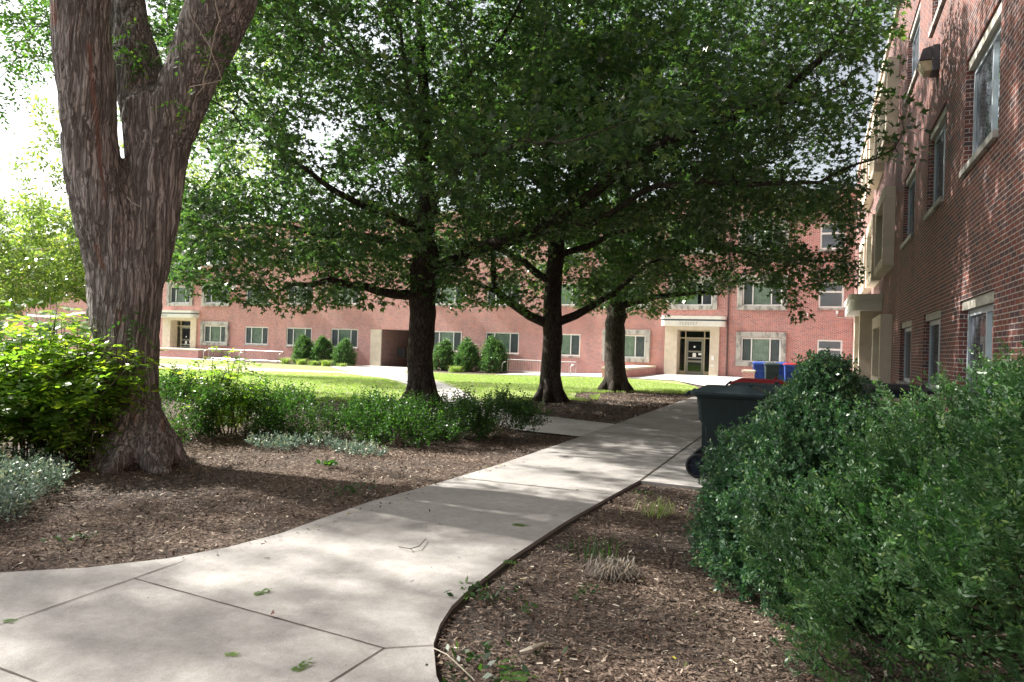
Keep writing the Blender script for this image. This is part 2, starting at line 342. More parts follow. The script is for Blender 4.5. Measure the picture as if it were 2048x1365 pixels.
def compound(P, D, L, nl=9, lw=.035, ll=.1, droop=.25):
    """pinnate leaves: rachis directions D, length L"""
    n = len(P); D = unit(D); Nn = unit(rdir(n)*.4+np.array([0, 0, 1.])); B = unit(np.cross(D, Nn))
    Vs, Rn = [], []; rnd = rng.random(n)
    for i in range(nl):
        t = .2+.8*(i//2)/max(1, (nl-1)//2)
        C = P + D*(L*t)[:, None] + np.array([0, 0, -1.])*(droop*L*t*t)[:, None]
        s = 0 if i == nl-1 else (1 if i % 2 else -1)
        d = unit(D*(.55 if s else 1)+B*s+rng.normal(size=(n, 3))*.18-np.array([0, 0, .25]))
        b = unit(np.cross(d, unit(Nn+rng.normal(size=(n, 3))*.3))); sl = (ll*(.8+.4*rng.random(n)))[:, None]; w_ = (lw*(.8+.4*rng.random(n)))[:, None]
        Vs.append(np.stack([C, C+d*sl*.45+b*w_, C+d*sl, C+d*sl*.45-b*w_], 1)); Rn.append(np.clip(rnd+rng.normal(size=n)*.1, 0, 1))
    V = np.concatenate(Vs).reshape(-1, 3); return V, np.arange(len(V)).reshape(-1, 4), np.concatenate(Rn)
def vnoise(P, s, seed=0):
    """cheap smooth value noise, P (n,3)"""
    Q = P*s; I = np.floor(Q).astype(np.int64); f = Q-I; f = f*f*(3-2*f); out = 0
    for dx in (0, 1):
        for dy in (0, 1):
            for dz in (0, 1):
                h = (I[:, 0]+dx)*374761393+(I[:, 1]+dy)*668265263+(I[:, 2]+dz)*2147483647+seed*974711
                h = (h ^ (h >> 13))*1274126177; h = (h ^ (h >> 16)) & 0xffff
                wgt = (f[:, 0] if dx else 1-f[:, 0])*(f[:, 1] if dy else 1-f[:, 1])*(f[:, 2] if dz else 1-f[:, 2])
                out = out + wgt*(h/65535.)
    return out

# ------------------------------------------------------------------ ground and paving
def smooth01(t): t = np.clip(t, 0, 1); return t*t*(3-2*t)
def gz(x, y): return -.40*smooth01((-5-np.asarray(x, float))/17)*smooth01((np.asarray(y, float)-15)/22)
def sheet(name, poly, dz, m, step=1.5, kind='structure', thick=0, parent=None, edge=None):
    bm = bmesh.new(); vs = [bm.verts.new((x, y, 0)) for x, y in poly]
    for t in tessellate_polygon([[Vector((x, y, 0)) for x, y in poly]]):
        try: bm.faces.new([vs[i] for i in t])
        except ValueError: pass
    bmesh.ops.recalc_face_normals(bm, faces=bm.faces[:])
    if sum(f.normal.z for f in bm.faces) < 0: bmesh.ops.reverse_faces(bm, faces=bm.faces[:])
    xs = [p[0] for p in poly]; ys = [p[1] for p in poly]
    if step:
        for ax, lo, hi in ((0, max(-90, min(xs)), min(8, max(xs))), (1, max(12, min(ys)), min(46, max(ys)))):
            v = lo+step
            while v < hi:
                no = (1, 0, 0) if ax == 0 else (0, 1, 0)
                bmesh.ops.bisect_plane(bm, geom=bm.verts[:]+bm.edges[:]+bm.faces[:], plane_co=(v, v, 0), plane_no=no); v += step
    for v in bm.verts: v.co.z = float(gz(v.co.x, v.co.y))+dz
    if thick:
        r = bmesh.ops.extrude_face_region(bm, geom=bm.faces[:]); 
        for g in r['geom']:
            if isinstance(g, bmesh.types.BMVert): g.co.z -= thick
        bmesh.ops.recalc_face_normals(bm, faces=bm.faces[:])
    me = bpy.data.meshes.new(name); bm.normal_update(); bm.to_mesh(me); bm.free(); me.materials.append(m)
    if sum(p.normal.z*p.area for p in me.polygons) < 0 and not thick: me.flip_normals()
    o = link(name, me, parent)
    if parent is None: tag(o, kind=kind)
    return o
gx = np.concatenate([[-400, -200, -100], np.arange(-60, 10, 1.5), [20, 60, 200, 400]]); gy = np.concatenate([[-200, -60, -10], np.arange(-4, 48, 1.5), [70, 150, 400]])
GX, GY = np.meshgrid(gx, gy); gi = np.arange(len(gx)*len(gy)).reshape(len(gy), len(gx))
tag(npmesh('ground', np.stack([GX.ravel(), GY.ravel(), gz(GX.ravel(), GY.ravel())-.012], 1), np.stack([gi[:-1, :-1], gi[:-1, 1:], gi[1:, 1:], gi[1:, :-1]], -1).reshape(-1, 4), M['mulch']), kind='structure')
# lawn: everything between the beds, the paths and the far terrace
lawn_poly = [(-90, 10), (-30, 12.5), (-12, 13.5), (-8.6, 15.5), (-6.4, 19), (-7.6, 23), (-6.2, 25.2), (-4.4, 25.5), (-3.9, 27), (-4.6, 30), (-6.2, 34.5), (-9, 36), (-13, 37.8), (-18, 38.6), (-25, 39.2), (-35, 39.4), (-50, 39.4), (-90, 39.4)]
sheet('lawn', lawn_poly, .012, M['grass'], 1.5)
sheet('mulch_bed', [(-31.4, 39.4), (-25, 39.2), (-18.2, 38.6), (-18.2, 44.1), (-31.6, 44.1), (-42, 44.1), (-42, 39.6)], .004, M['mulch'], 2.)
# main walk (right edge straight, flares at the near crossing) and the bin pad
left = [(-3.62, 30), (-3.62, 13.6), (-3.6, 9.9), (-3.62, 7.9), (-3.7, 6.4), (-3.80, 5.38), (-3.78, 4.6), (-3.76, 4.15), (-3.83, 3.7), (-3.97, 3.33), (-4.25, 2.95), (-4.62, 2.63), (-5.4, 2.15), (-8, 1.2), (-14, -1), (-14, -4)]
right = [(2.6, -4), (0.4, 1.2), (-.8, 2.0), (-1.28, 2.45), (-1.54, 2.74), (-1.72, 3.02), (-1.81, 3.24), (-1.88, 3.5), (-1.91, 3.73), (-1.95, 4.41), (-1.94, 5.65), (-1.88, 6.8), (-1.81, 7.9), (-1.81, 26), (-1.81, 30)]
walk = sheet('sidewalk', left+right, .03, M['concrete'], 0, thick=.1)
pad = sheet('bin_pad', [(-1.798, 7.86), (2.0, 7.86), (2.0, 44.1), (-1.798, 44.1)], .026, M['concrete'], 0, thick=.09)
sheet('terrace', [(-3.64, 29.98), (-1.79, 29.98), (-1.79, 44.1), (-18.2, 44.1), (-18.2, 38.7), (-13, 37.9), (-9, 36.1), (-6.4, 34.8), (-4.6, 31)], .035, M['concretenew'], 2., thick=0)
sheet('side_path', [(-3.64, 11.2), (-3.64, 13.5), (-4.4, 13.7), (-6, 14.3), (-8.4, 16.6), (-10.2, 19.4), (-12.6, 22.6), (-16, 27.2), (-19.5, 32), (-24.6, 37.9), (-24.6, 39.3), (-31.6, 39.3), (-29, 36.8), (-23, 31.5), (-18, 26.6), (-14.4, 22.4), (-12, 19.4), (-9.1, 15.9), (-7, 13), (-5, 11.4)], .02, M['concretenew'], 2.)
sheet('terrace', [(-31.5, 39.2), (-24.7, 39.2), (-24.7, 44.1), (-31.5, 44.1)], .024, M['concretenew'], 2.)
sheet('terrace', [(-42, 39.5), (-42, 44.1), (-90, 44.1), (-90, 39.5)], .024, M['concretenew'], 2.)
sand_poly = []
for k in range(24):
    t = 2*math.pi*k/24; c = abs(math.cos(t))**.5*math.copysign(1, math.cos(t)); s_ = abs(math.sin(t))**.5*math.copysign(1, math.sin(t))
    a = R(28); X, Y = c*11.5, s_*4.6; sand_poly.append((-30+X*math.cos(a)-Y*math.sin(a)*.9, 27.2+X*math.sin(a)*.55+Y*math.cos(a)))
sheet('sand_court', sand_poly, .022, M['sand'], 2.)
# joints in the walk
def joint(a, b, wd=.008):
    a = np.array(a); b = np.array(b); d = (b-a)/np.linalg.norm(b-a); n = np.array([-d[1], d[0]])*wd/2
    k = max(2, int(np.linalg.norm(b-a)/.12)); V = []
    for i in range(k+1):
        p = a+(b-a)*i/k+n/wd*random.uniform(-.004, .004); s_ = random.uniform(.6, 1.3); V += [(*(p+n*s_), .0335), (*(p-n*s_), .0335)]
    jm.add(V, [(2*i, 2*i+1, 2*i+3, 2*i+2) for i in range(k)])
jm = MB()
P2 = lambda x, y: tuple(onz(x, y, .03)[:2])
joint(P2(-60, 1272), P2(370, 1122)); joint(P2(266, 1157), P2(768, 1297)); joint(P2(768, 1297), P2(866, 1292), .006); joint(P2(768, 1297), P2(640, 1378)); joint(P2(-20, 1330), P2(90, 1372))
joint(P2(935, 958), P2(1228, 990), .016); joint((-1.805, 7.9), (-1.805, 26), .022)
for yy in (9.95, 11.9, 13.6, 16.2, 18.8, 21.6, 24.6, 27.6): joint((-3.6, yy), (-1.82, yy+.15), .02)
for yy in (10.4, 13.4, 17, 21, 25, 29): joint((-1.79, yy), (2., yy), .018)
jm.build('joint', M['joint'], walk)
# dark soil gap along the right edge of the walk
em = MB(); rr = right[1:13]
for i in range(len(rr)-1):
    a = np.array(rr[i]); b = np.array(rr[i+1]); d = (b-a)/np.linalg.norm(b-a); n = np.array([d[1], -d[0]])
    em.add([(*a, .0), (*(a+n*.035), -.004), (*(b+n*.035), -.004), (*b, .0)], [(0, 1, 2, 3)])
em.build('edge_soil', M['edgesoil'], walk)

# ------------------------------------------------------------------ buildings
def wall_mesh(fr, u0, u1, v0, v1, holes, name, m, parent, depth=.12):
    us = sorted({u0, u1, *[h[0] for h in holes], *[h[1] for h in holes]}); vs = sorted({v0, v1, *[h[2] for h in holes], *[h[3] for h in holes]})
    b = MB(fr)
    def hole(u, v): return any(h[0] < u < h[1] and h[2] < v < h[3] for h in holes)
    for i in range(len(us)-1):
        for j in range(len(vs)-1):
            if not hole((us[i]+us[i+1])/2, (vs[j]+vs[j+1])/2): b.quad((us[i], vs[j], 0), (us[i+1], vs[j], 0), (us[i+1], vs[j+1], 0), (us[i], vs[j+1], 0))
    for h in holes:
        a, c, d, e = h[:4]; k = -(h[4] if len(h) > 4 else depth)
        b.quad((a, d, 0), (a, e, 0), (a, e, k), (a, d, k)); b.quad((c, d, 0), (c, e, 0), (c, e, k), (c, d, k))
        b.quad((a, e, 0), (c, e, 0), (c, e, k), (a, e, k)); b.quad((a, d, 0), (c, d, 0), (c, d, k), (a, d, k))
    return b.build(name, m, parent)
def vblind(fr, u0, u1, v0, v1, d, parent, tilt=.6):
    b = MB(fr); u = u0
    while u < u1-.02:
        w_ = min(.085, u1-u); b.quad((u, v0, d-w_*.25*tilt), (u+w_, v0, d+w_*.25*tilt), (u+w_, v1, d+w_*.25*tilt), (u, v1, d-w_*.25*tilt)); u += .09
    return b.build('blind', M['blind'], parent)
def window(fr, u0, u1, v0, v1, d, parent, panes=3, sill=True, blind=(0., 1.), fm='white', screens=(0, 2), fw=.085):
    """window frame mesh with pane, blind, screen and sill children"""
    b = MB(fr); f = fw; t = .06
    b.box((u0, v0, d-t), (u1, v0+f*1.1, d)); b.box((u0, v1-f, d-t), (u1, v1, d)); b.box((u0, v0+f*1.1, d-t), (u0+f, v1-f, d)); b.box((u1-f, v0+f*1.1, d-t), (u1, v1-f, d))
    W = u1-u0
    cuts = [u0+W*.265, u0+W*.735] if panes == 3 else ([u0+W*.42] if panes == 2 else [])
    if panes == 'h': b.box((u0+f, v0+(v1-v0)*.58, d-t), (u1-f, v0+(v1-v0)*.58+f*1.1, d-.004))
    for c in cuts: b.box((c-f*.4, v0+f, d-t), (c+f*.4, v1-f, d-.004))
    wn = b.build('window', M[fm], parent)
    g = MB(fr); g.quad((u0+f*.5, v0+f*.5, d-.035), (u1-f*.5, v0+f*.5, d-.035), (u1-f*.5, v1-f*.5, d-.035), (u0+f*.5, v1-f*.5, d-.035)); g.build('pane', M['glass'], wn)
    ed = [u0]+cuts+[u1]
    if panes == 'h':
        q = MB(fr); q.box((u0+f, v0+f, d-.1), (u1-f, v1-f, d-.09)); q.build('frosted_sheet', M['frosted'], wn)
    else:
        for k in screens:
            if k < len(ed)-1: MB(fr).quad((ed[k]+.03, v0+.05, d-.025), (ed[k+1]-.03, v0+.05, d-.025), (ed[k+1]-.03, v1-.05, d-.025), (ed[k]+.03, v1-.05, d-.025)).build('insect_screen', M['screenmesh'], wn)
        if blind[1] > blind[0]: vblind(fr, u0+f+(W-2*f)*blind[0], u0+f+(W-2*f)*blind[1], v0+.04, v1-.04, d-.16, wn)
        else: pass
    k = MB(fr); k.box((u0-.02, v0-.02, d-.5), (u1+.02, v1+.02, d-.45)); k.build('dark_room_backing', M['dark'], wn)  # near-black sheet painted in place of the room's darkness
    if sill:
        s_ = MB(fr); s_.box((u0-.03, v0-.1, -.1), (u1+.03, v0-.003, .06)); s_.build('sill', M['frameconc'], wn)
    return wn
def screenmesh():
    m, nt, b = mat('insect_screen_mesh'); tr = nt.nodes.new('ShaderNodeBsdfTransparent'); mx = nt.nodes.new('ShaderNodeMixShader'); mx.inputs[0].default_value = .55
    b.inputs['Base Color'].default_value = (.07, .08, .1, 1); b.inputs['Roughness'].default_value = .8
    nt.links.new(tr.outputs[0], mx.inputs[1]); nt.links.new(b.outputs[0], mx.inputs[2]); nt.links.new(mx.outputs[0], nt.nodes['Material Output'].inputs[0]); return m
M['screenmesh'] = screenmesh()
def surround(fr, u0, u1, v0, v1, parent, w_=.3, proud=.16, m='frameconc', lo=.26, hi=.32):
    b = MB(fr); b.box((u0, v0, -.05), (u1, v0+lo, proud)); b.box((u0, v1-hi, -.05), (u1, v1, proud))
    b.box((u0, v0+lo, -.05), (u0+w_, v1-hi, proud-.004)); b.box((u1-w_, v0+lo, -.05), (u1, v1-hi, proud-.004))
    return b.build('window_surround', M[m], parent, bevel=.012)

YF = 44.15
FR = (np.array([0, YF, 0.]), np.array([1., 0, 0]), np.array([0, -1., 0]))
far = empty('brick_building', (-20, YF, 0)); tag(far, 'long sunlit red brick dormitory across the far end of the lawn', 'building')
H3 = 3.45
plain = [(-44.57, -42.0), (-40.04, -37.4), (-35.46, -32.83), (-26.18, -23.6), (-21.65, -19.03), (-17.1, -14.5)]
framed = [(-49.65, -46.4), (-12.92, -9.74), (-4.42, -1.55)]
shadew = [(-73.1, -69.5), (-80.6, -77.6)]
framed2 = [(-54.0, -50.8), (-8.6, -5.6)]
holes = []; todo = []
for fl in range(3):
    z = fl*H3
    for a, b_ in plain+shadew:
        if fl > 0 or True: holes.append((a, b_, .93+z, 2.43+z)); todo.append(('p', a, b_, z))
    for a, b_ in framed+(framed2 if fl else []): holes.append((a+.3, b_-.3, .96+z, 2.46+z)); todo.append(('f', a, b_, z))
    if fl < 3: holes.append((.15, 1.5, .95+z, 2.44+z) if fl == 0 else (.15, 1.5, .85+z, 2.4+z)); todo.append(('s', .15, 1.5, z))
holes.append((-31.57, -27.4, -.6, 2.45, 6.0)); holes.append((-8.1, -5.8, -.1, 3.05, .9)); holes.append((-53.6, -50.6, -.6, 3.05, .9))
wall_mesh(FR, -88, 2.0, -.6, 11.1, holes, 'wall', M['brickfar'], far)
b = MB(FR); b.box((-88, 11.1, -.3), (2.3, 11.32, .08)); b.build('coping', M['stone'], far)
b = MB(FR); b.box((-88, 11.05, -14), (16, 11.09, -.31)); b.build('roof', M['frameconc'], far)
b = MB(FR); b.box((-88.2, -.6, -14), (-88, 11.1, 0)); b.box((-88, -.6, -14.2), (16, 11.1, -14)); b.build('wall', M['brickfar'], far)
bl = [(0, .99), (.0, .99), (.02, .98), (.0, .62), (.25, .99), (.0, .99), (.12, .8), (0, .99)]
for i, (k, a, b_, z) in enumerate(todo):
    zb = bl[(i*5+int(z)) % len(bl)]
    if k == 'p': window(FR, a, b_, .93+z, 2.43+z, -.05, far, 3, blind=zb)
    elif k == 'f': window(FR, a+.3, b_-.3, .96+z, 2.46+z, -.02, far, 3, sill=False, blind=zb); surround(FR, a, b_, .70+z, 2.8+z, far)
    else:
        window(FR, a, b_, (.95 if z == 0 else .85)+z, (2.44 if z == 0 else 2.4)+z, -.03, far, 'h', sill=z > 0, blind=(0, 0), fw=.1)
def portal(fr, u0, u1, ug, uh, parent, zb, name_seed, lamp=True):
    """limestone entry: side piers u0..ug and uh..u1, glazed door recessed between"""
    b = MB(fr); b.box((u0, zb, -.9), (ug, 3.08, .14)); b.box((uh, zb, -.9), (u1, 3.08, .14)); b.box((ug, 2.86, -.9), (uh, 3.08, .14)); b.build('door_surround', M['stone'], parent, bevel=.01)
    d = -.55; w_ = uh-ug
    b = MB(fr); fw = .07
    for a, c in ((ug, ug+fw), (ug+w_*.19, ug+w_*.19+fw), (uh-w_*.19-fw, uh-w_*.19), (uh-fw, uh)): b.box((a, zb+.3, d-.06), (c, 2.86, d))
    b.box((ug+fw, 2.79, d-.06), (uh-fw, 2.86, d-.004)); b.box((ug+fw, 2.32, d-.06), (uh-fw, 2.4, d-.004))
    b.box((ug, zb, d-.07), (ug+w_*.19+fw, zb+.3, d-.005)); b.box((uh-w_*.19-fw, zb, d-.07), (uh, zb+.3, d-.005))
    fo = b.build('door_frame', M['tan'], parent)
    g = MB(fr); g.quad((ug+.03, zb+.3, d-.04), (uh-.03, zb+.3, d-.04), (uh-.03, 2.83, d-.04), (ug+.03, 2.83, d-.04)); g.build('side_glass', M['glass'], fo)
    a, c = ug+w_*.19+fw+.01, uh-w_*.19-fw-.01; st = .13
    b = MB(fr); b.box((a, zb+.03, d-.055), (a+st, 2.31, d-.008)); b.box((c-st, zb+.03, d-.055), (c, 2.31, d-.008))
    for v0, v1 in ((zb+.03, zb+.28), (zb+.86, zb+.98), (zb+1.5, zb+1.6), (2.15, 2.31)): b.box((a+st, v0, d-.055), (c-st, v1, d-.012))
    dr = b.build('door', M['dooralu'], parent)
    g = MB(fr); g.quad((a+st, zb+.2, d-.035), (c-st, zb+.2, d-.035), (c-st, 2.2, d-.035), (a+st, 2.2, d-.035)); g.build('door_glass', M['glass'], dr)
    b = MB(fr); b.box((a+st-.02, zb+1.12, d-.006), (c-st+.02, zb+1.17, d+.05)); b.build('push_bar', M['steel'], dr)
    b = MB(fr); x = (a+c)/2-.02
    b.add([(x-.11, zb+1.2, d+.0), (x+.11, zb+1.2, d+.0), (x+.11, zb+1.4, d), (x+.07, zb+1.46, d), (x-.07, zb+1.46, d), (x-.11, zb+1.4, d)], [(0, 1, 2, 3, 4, 5)])
    b.quad((c-st-.18, zb+1.33, d), (c-st+.0, zb+1.33, d), (c-st+.0, zb+1.46, d), (c-st-.18, zb+1.46, d))
    b.add([(x+.06*math.cos(t), zb+1.85+.06*math.sin(t), d) for t in np.linspace(0, 2*math.pi, 12, False)], [tuple(range(12))]); b.build('notice', M['paper'], dr)
    b = MB(fr); b.box((ug, zb, -1.6), (uh, 2.86, -1.55)); b.build('dark_hall_backing', M['dark'], parent)  # dark sheet stands for the unlit hall behind the door
    return dr
def canopy(fr, u0, u1, v0, v1, parent, proud=1.1, slot=True):
    r_ = .28; ol = [(u0, 0.), (u0, proud-r_)]+[(u0+r_-r_*math.cos(t), proud-r_+r_*math.sin(t)) for t in np.linspace(0.2, 1.37, 5)]+[(u1-r_+r_*math.sin(t), proud-r_+r_*math.cos(t)) for t in np.linspace(.2, 1.37, 5)]+[(u1, proud-r_), (u1, 0.)]
    def slab(v0, v1, g, name, m, par):
        b = MB(fr); n = len(ol); cu = (u0+u1)/2; o2 = [((u-cu)*(1+g/(u1-u0)*2)+cu, d+(g if d > 0 else 0)) for u, d in ol]
        V = [(u, v0, d) for u, d in o2]+[(u, v1, d) for u, d in o2]
        return b.add(V, [tuple(range(n)), tuple(range(n, 2*n))[::-1]]+[(i, (i+1) % n, n+(i+1) % n, n+i) for i in range(n)]).build(name, m, par)
    h = v1-v0
    c = slab(v0, v0+h*.52, 0, 'canopy', M['canopyw'], parent); slab(v0+h*.52+.004, v0+h*.68, -.02, 'recessed_band', M['slate' if slot else 'canopyw'], c); slab(v0+h*.68+.004, v1, .04, 'canopy_rim', M['canopyw'], c)  # middle band is set back, slate grey when slot is on
    return c
M['lintel'] = simple('shaded_cream_lintel', (.42, .4, .35), .7, .15, 6)  # cream darkened so the colour itself holds the lintels' shade
M['canopyw'] = simple('cream_canopy_paint', (.74, .72, .66), .6, .06, 3)
M['slate'] = simple('slate_grey_band', (.09, .12, .15), .6, .1, 3)
portal(FR, -8.78, -5.42, -8.0, -5.98, far, -.05, 1); cp_ = canopy(FR, -8.95, -5.05, 3.08, 3.72, far, .75)
portal(FR, -54.4, -50.2, -53.4, -50.9, far, -.45, 2); canopy(FR, -54.7, -50.0, 3.08, 3.72, far, .75)
# faint raised house name on each canopy fascia (small strokes, illegible at this distance as in the photo)
for c0 in (-7.75, -54.2):
    b = MB(FR); x = c0
    for ch in range(7):
        b.box((x, 3.16, .75), (x+.035, 3.33, .765)); b.box((x+.035, 3.16 if ch % 2 else 3.3, .75), (x+.11, 3.19 if ch % 2 else 3.33, .764)); x += .165
    b.build('fascia_lettering', M['navyletters'], far)
b = MB(FR); b.tube([(-4.93, -.1, .06), (-4.93, 11.0, .06)], .045, 8); b.build('drainpipe', M['pipe'], far)
b = MB(FR); b.box((-5.86, 1.0, .14), (-5.7, 1.28, .18)); b.box((-5.9, .62, .14), (-5.68, .72, .18)); b.build('door_intercom', M['white'], far)
b = MB(FR); b.box((-7.3, 2.9, -.5), (-6.95, 3.02, -.35)); b.build('entry_light', M['pipe'], far)
b = MB(FR); b.box((1.1, 3.95, 0), (1.22, 4.15, .16)); b.tube([(1.16, 3.95, .03), (1.16, 3.74, .03), (2.0, 3.72, .03)], .018, 6); b.box((-.45, 3.78, 0), (-.39, 4.0, .1)); b.build('wall_conduit', M['white'], far)
# passage: cream pier, inner brick walls
b = MB(FR); b.box((-31.6, -.6, -.6), (-30.6, 2.44, .03)); b.build('passage_pier', M['stone'], far)
b = MB(FR); b.quad((-30.55, -.6, -.02), (-30.55, 2.45, -.02), (-29.4, 2.45, -5.8), (-29.4, -.6, -5.8)); b.quad((-31.5, 2.44, -.02), (-27.4, 2.44, -.02), (-27.4, 2.44, -5.9), (-31.5, 2.44, -5.9)); b.quad((-29.4, -.6, -5.8), (-27.4, -.6, -5.8), (-27.4, 2.44, -5.8), (-29.4, 2.44, -5.8)); b.build('passage_wall', M['brick'], far)
b = MB(FR); b.box((-29.96, .35, -1.5), (-29.3, 1.05, -1.35)); b.build('mailbox', M['blackbox'], far)

# right-hand building, its face at x = 2.02 facing -X
XR = 2.02
RR = (np.array([XR, 0, 0.]), np.array([0, 1., 0]), np.array([-1., 0, 0]))
rb = empty('brick_building', (XR, 15, 0)); tag(rb, 'tall red brick dormitory wall shaded by trees along the right side of the walk', 'building')
rplain = [(10.15, 12.3), (14.03, 16.05), (17.95, 20.15)]
gplain = [(34.9, 37.0), (38.6, 40.7)]
holes = []; todo = []
ZW = [(.92, 2.43), (4.4, 6.1), (8.15, 9.85)]
for fl, (v0, v1) in enumerate(ZW):
    for a, b_ in rplain+[(2.3, 4.4)]+(gplain): holes.append((a, b_, v0, v1)); todo.append(('p', a, b_, v0, v1))
    for a in ((22.25, 30.7) if fl == 0 else (22.25, 26.45, 30.7)): holes.append((a+.25, a+2.75, v0+.02, v1-.04)); todo.append(('f', a, a+3., v0, v1))
holes.append((26.9, 29.0, -.1, 2.95, .5))
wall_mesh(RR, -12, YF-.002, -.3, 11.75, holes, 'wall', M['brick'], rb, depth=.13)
b = MB(RR); b.box((-12, 11.75, -.35), (YF+.3, 11.93, .07)); b.build('coping', M['stone'], rb)
b = MB(RR); b.box((-12, 11.6, -16), (YF+14, 11.64, -.36)); b.build('roof', M['frameconc'], rb)
b = MB(RR); b.box((-12.2, -.3, -16), (-12, 11.75, 0)); b.box((-12, -.3, -16.2), (YF+14, 11.75, -16)); b.build('wall', M['brick'], rb)
for i, (k, a, b_, v0, v1) in enumerate(todo):
    if k == 'p':
        wn = window(RR, a+.02, b_-.02, v0+.02, v1-.15, -.1, rb, 2, blind=(0, 0) if i % 3 else (.1, .5), screens=(1,), fm='alu')
        q = MB(RR); q.box((a+.005, v1-.145, -.125), (b_-.005, v1-.005, -.03)); q.build('lintel_panel', M['lintel'], wn)
    else:
        window(RR, a+.25, b_-.25, v0+.02, v1-.04, -.06, rb, 3, sill=False, blind=(0, .9)); surround(RR, a, b_, v0-.24, v1+.35, rb, .25, .3, 'stone2', .24, .35)
    if k == 'f':
        q = MB(RR); q.box((a+.004, v0-.236, .0), (a+.02, v1+.34, .296)); q.build('surround_side', M['frameconc'], rb)
bpy.context.view_layer.update()
portal(RR, 26.2, 29.7, 26.95, 28.95, rb, -.02, 3); canopy(RR, 25.55, 30.2, 3.08, 3.62, rb, .95, False)
for a in (26.2, 29.3): MB(RR).box((a, 0, .14), (a+.4, 3.07, .62)).build('entry_pillar', M['stone'], rb, bevel=.01)

# ------------------------------------------------------------------ trees
def colonize(P0, par0, A, step=.32, infl=2.5, kill=.5, iters=160, up=.05):
    P = [np.array(p, float) for p in P0]; par = list(par0); A = np.array(A); Parr = np.array(P)
    d = np.linalg.norm(A[:, None]-Parr[None], axis=2); ni = d.argmin(1); nd = d.min(1); alive = np.ones(len(A), bool); nch = {}
    for it in range(iters):
        act = np.where(alive & (nd < infl*(3 if it < 12 else 1)))[0]
        if len(act) == 0: break
        dirs = unit(A[act]-Parr[ni[act]]); acc = np.zeros((len(Parr), 3)); np.add.at(acc, ni[act], dirs)
        nodes = np.unique(ni[act]); new = []
        for n in nodes:
            c = nch.get(n, 0)
            if c > 3: continue
            v = acc[n]; l = np.linalg.norm(v)
            if l < 1e-6: continue
            v = v/l+rng.normal(size=3)*.16+np.array([0, 0, up]); v /= np.linalg.norm(v)
            new.append(Parr[n]+v*step); par.append(int(n)); nch[n] = c+1
        if not new: break
        base = len(Parr); new = np.array(new); Parr = np.vstack([Parr, new])
        ids = np.where(alive)[0]; dn = np.linalg.norm(A[ids][:, None]-new[None], axis=2); j = dn.argmin(1); m = dn.min(1); b = m < nd[ids]
        ni[ids[b]] = base+j[b]; nd[ids[b]] = m[b]; alive[nd < kill] = False
    return Parr, np.array(par)
def radii(P, par, tip=.005, ex=2.3):
    n = len(P); acc = np.zeros(n); r = np.zeros(n)
    for i in range(n-1, -1, -1):
        r[i] = max(tip, acc[i]**(1/ex)) if acc[i] > 0 else tip
        if par[i] >= 0: acc[par[i]] += r[i]**ex
    return r
def limbs_mesh(P, par, r, keep, sides=6):
    """tapered tubes parent->child for every kept node"""
    ids = np.where((par >= 0) & keep)[0]; A = P[par[ids]]; B = P[ids]; ra = np.minimum(r[par[ids]], r[ids]*1.6+.006); rb_ = r[ids]
    d = unit(B-A); B = B+d*(rb_*.25)[:, None]; A = A-d*(ra*.25)[:, None]
    h = np.where(np.abs(d[:, 2:3]) > .9, np.array([[1., 0, 0]]), np.array([[0, 0, 1.]])); a = unit(np.cross(d, h)); b = np.cross(d, a); V = []
    for k in range(sides):
        t = 2*math.pi*k/sides; o = a*math.cos(t)+b*math.sin(t); V.append(A+o*ra[:, None]); V.append(B+o*rb_[:, None])
    V = np.stack(V, 1); n = len(ids); base = (np.arange(n)*2*sides)[:, None]; F = []
    for k in range(sides): k2 = (k+1) % sides; F.append(np.concatenate([base+2*k, base+2*k2, base+2*k2+1, base+2*k+1], 1))
    return V.reshape(-1, 3), np.concatenate(F)
def densify(poly, rs, step=.3, jit=.03):
    pts = [np.array(poly[0])]; rr_ = [rs[0]]
    for i in range(len(poly)-1):
        a, b = np.array(poly[i]), np.array(poly[i+1]); k = max(1, int(np.linalg.norm(b-a)/step))
        for j in range(1, k+1): t = j/k; pts.append(a+(b-a)*t+rng.normal(size=3)*jit*(1 if j < k else .5)); rr_.append(rs[i]+(rs[i+1]-rs[i])*t)
    return pts, rr_
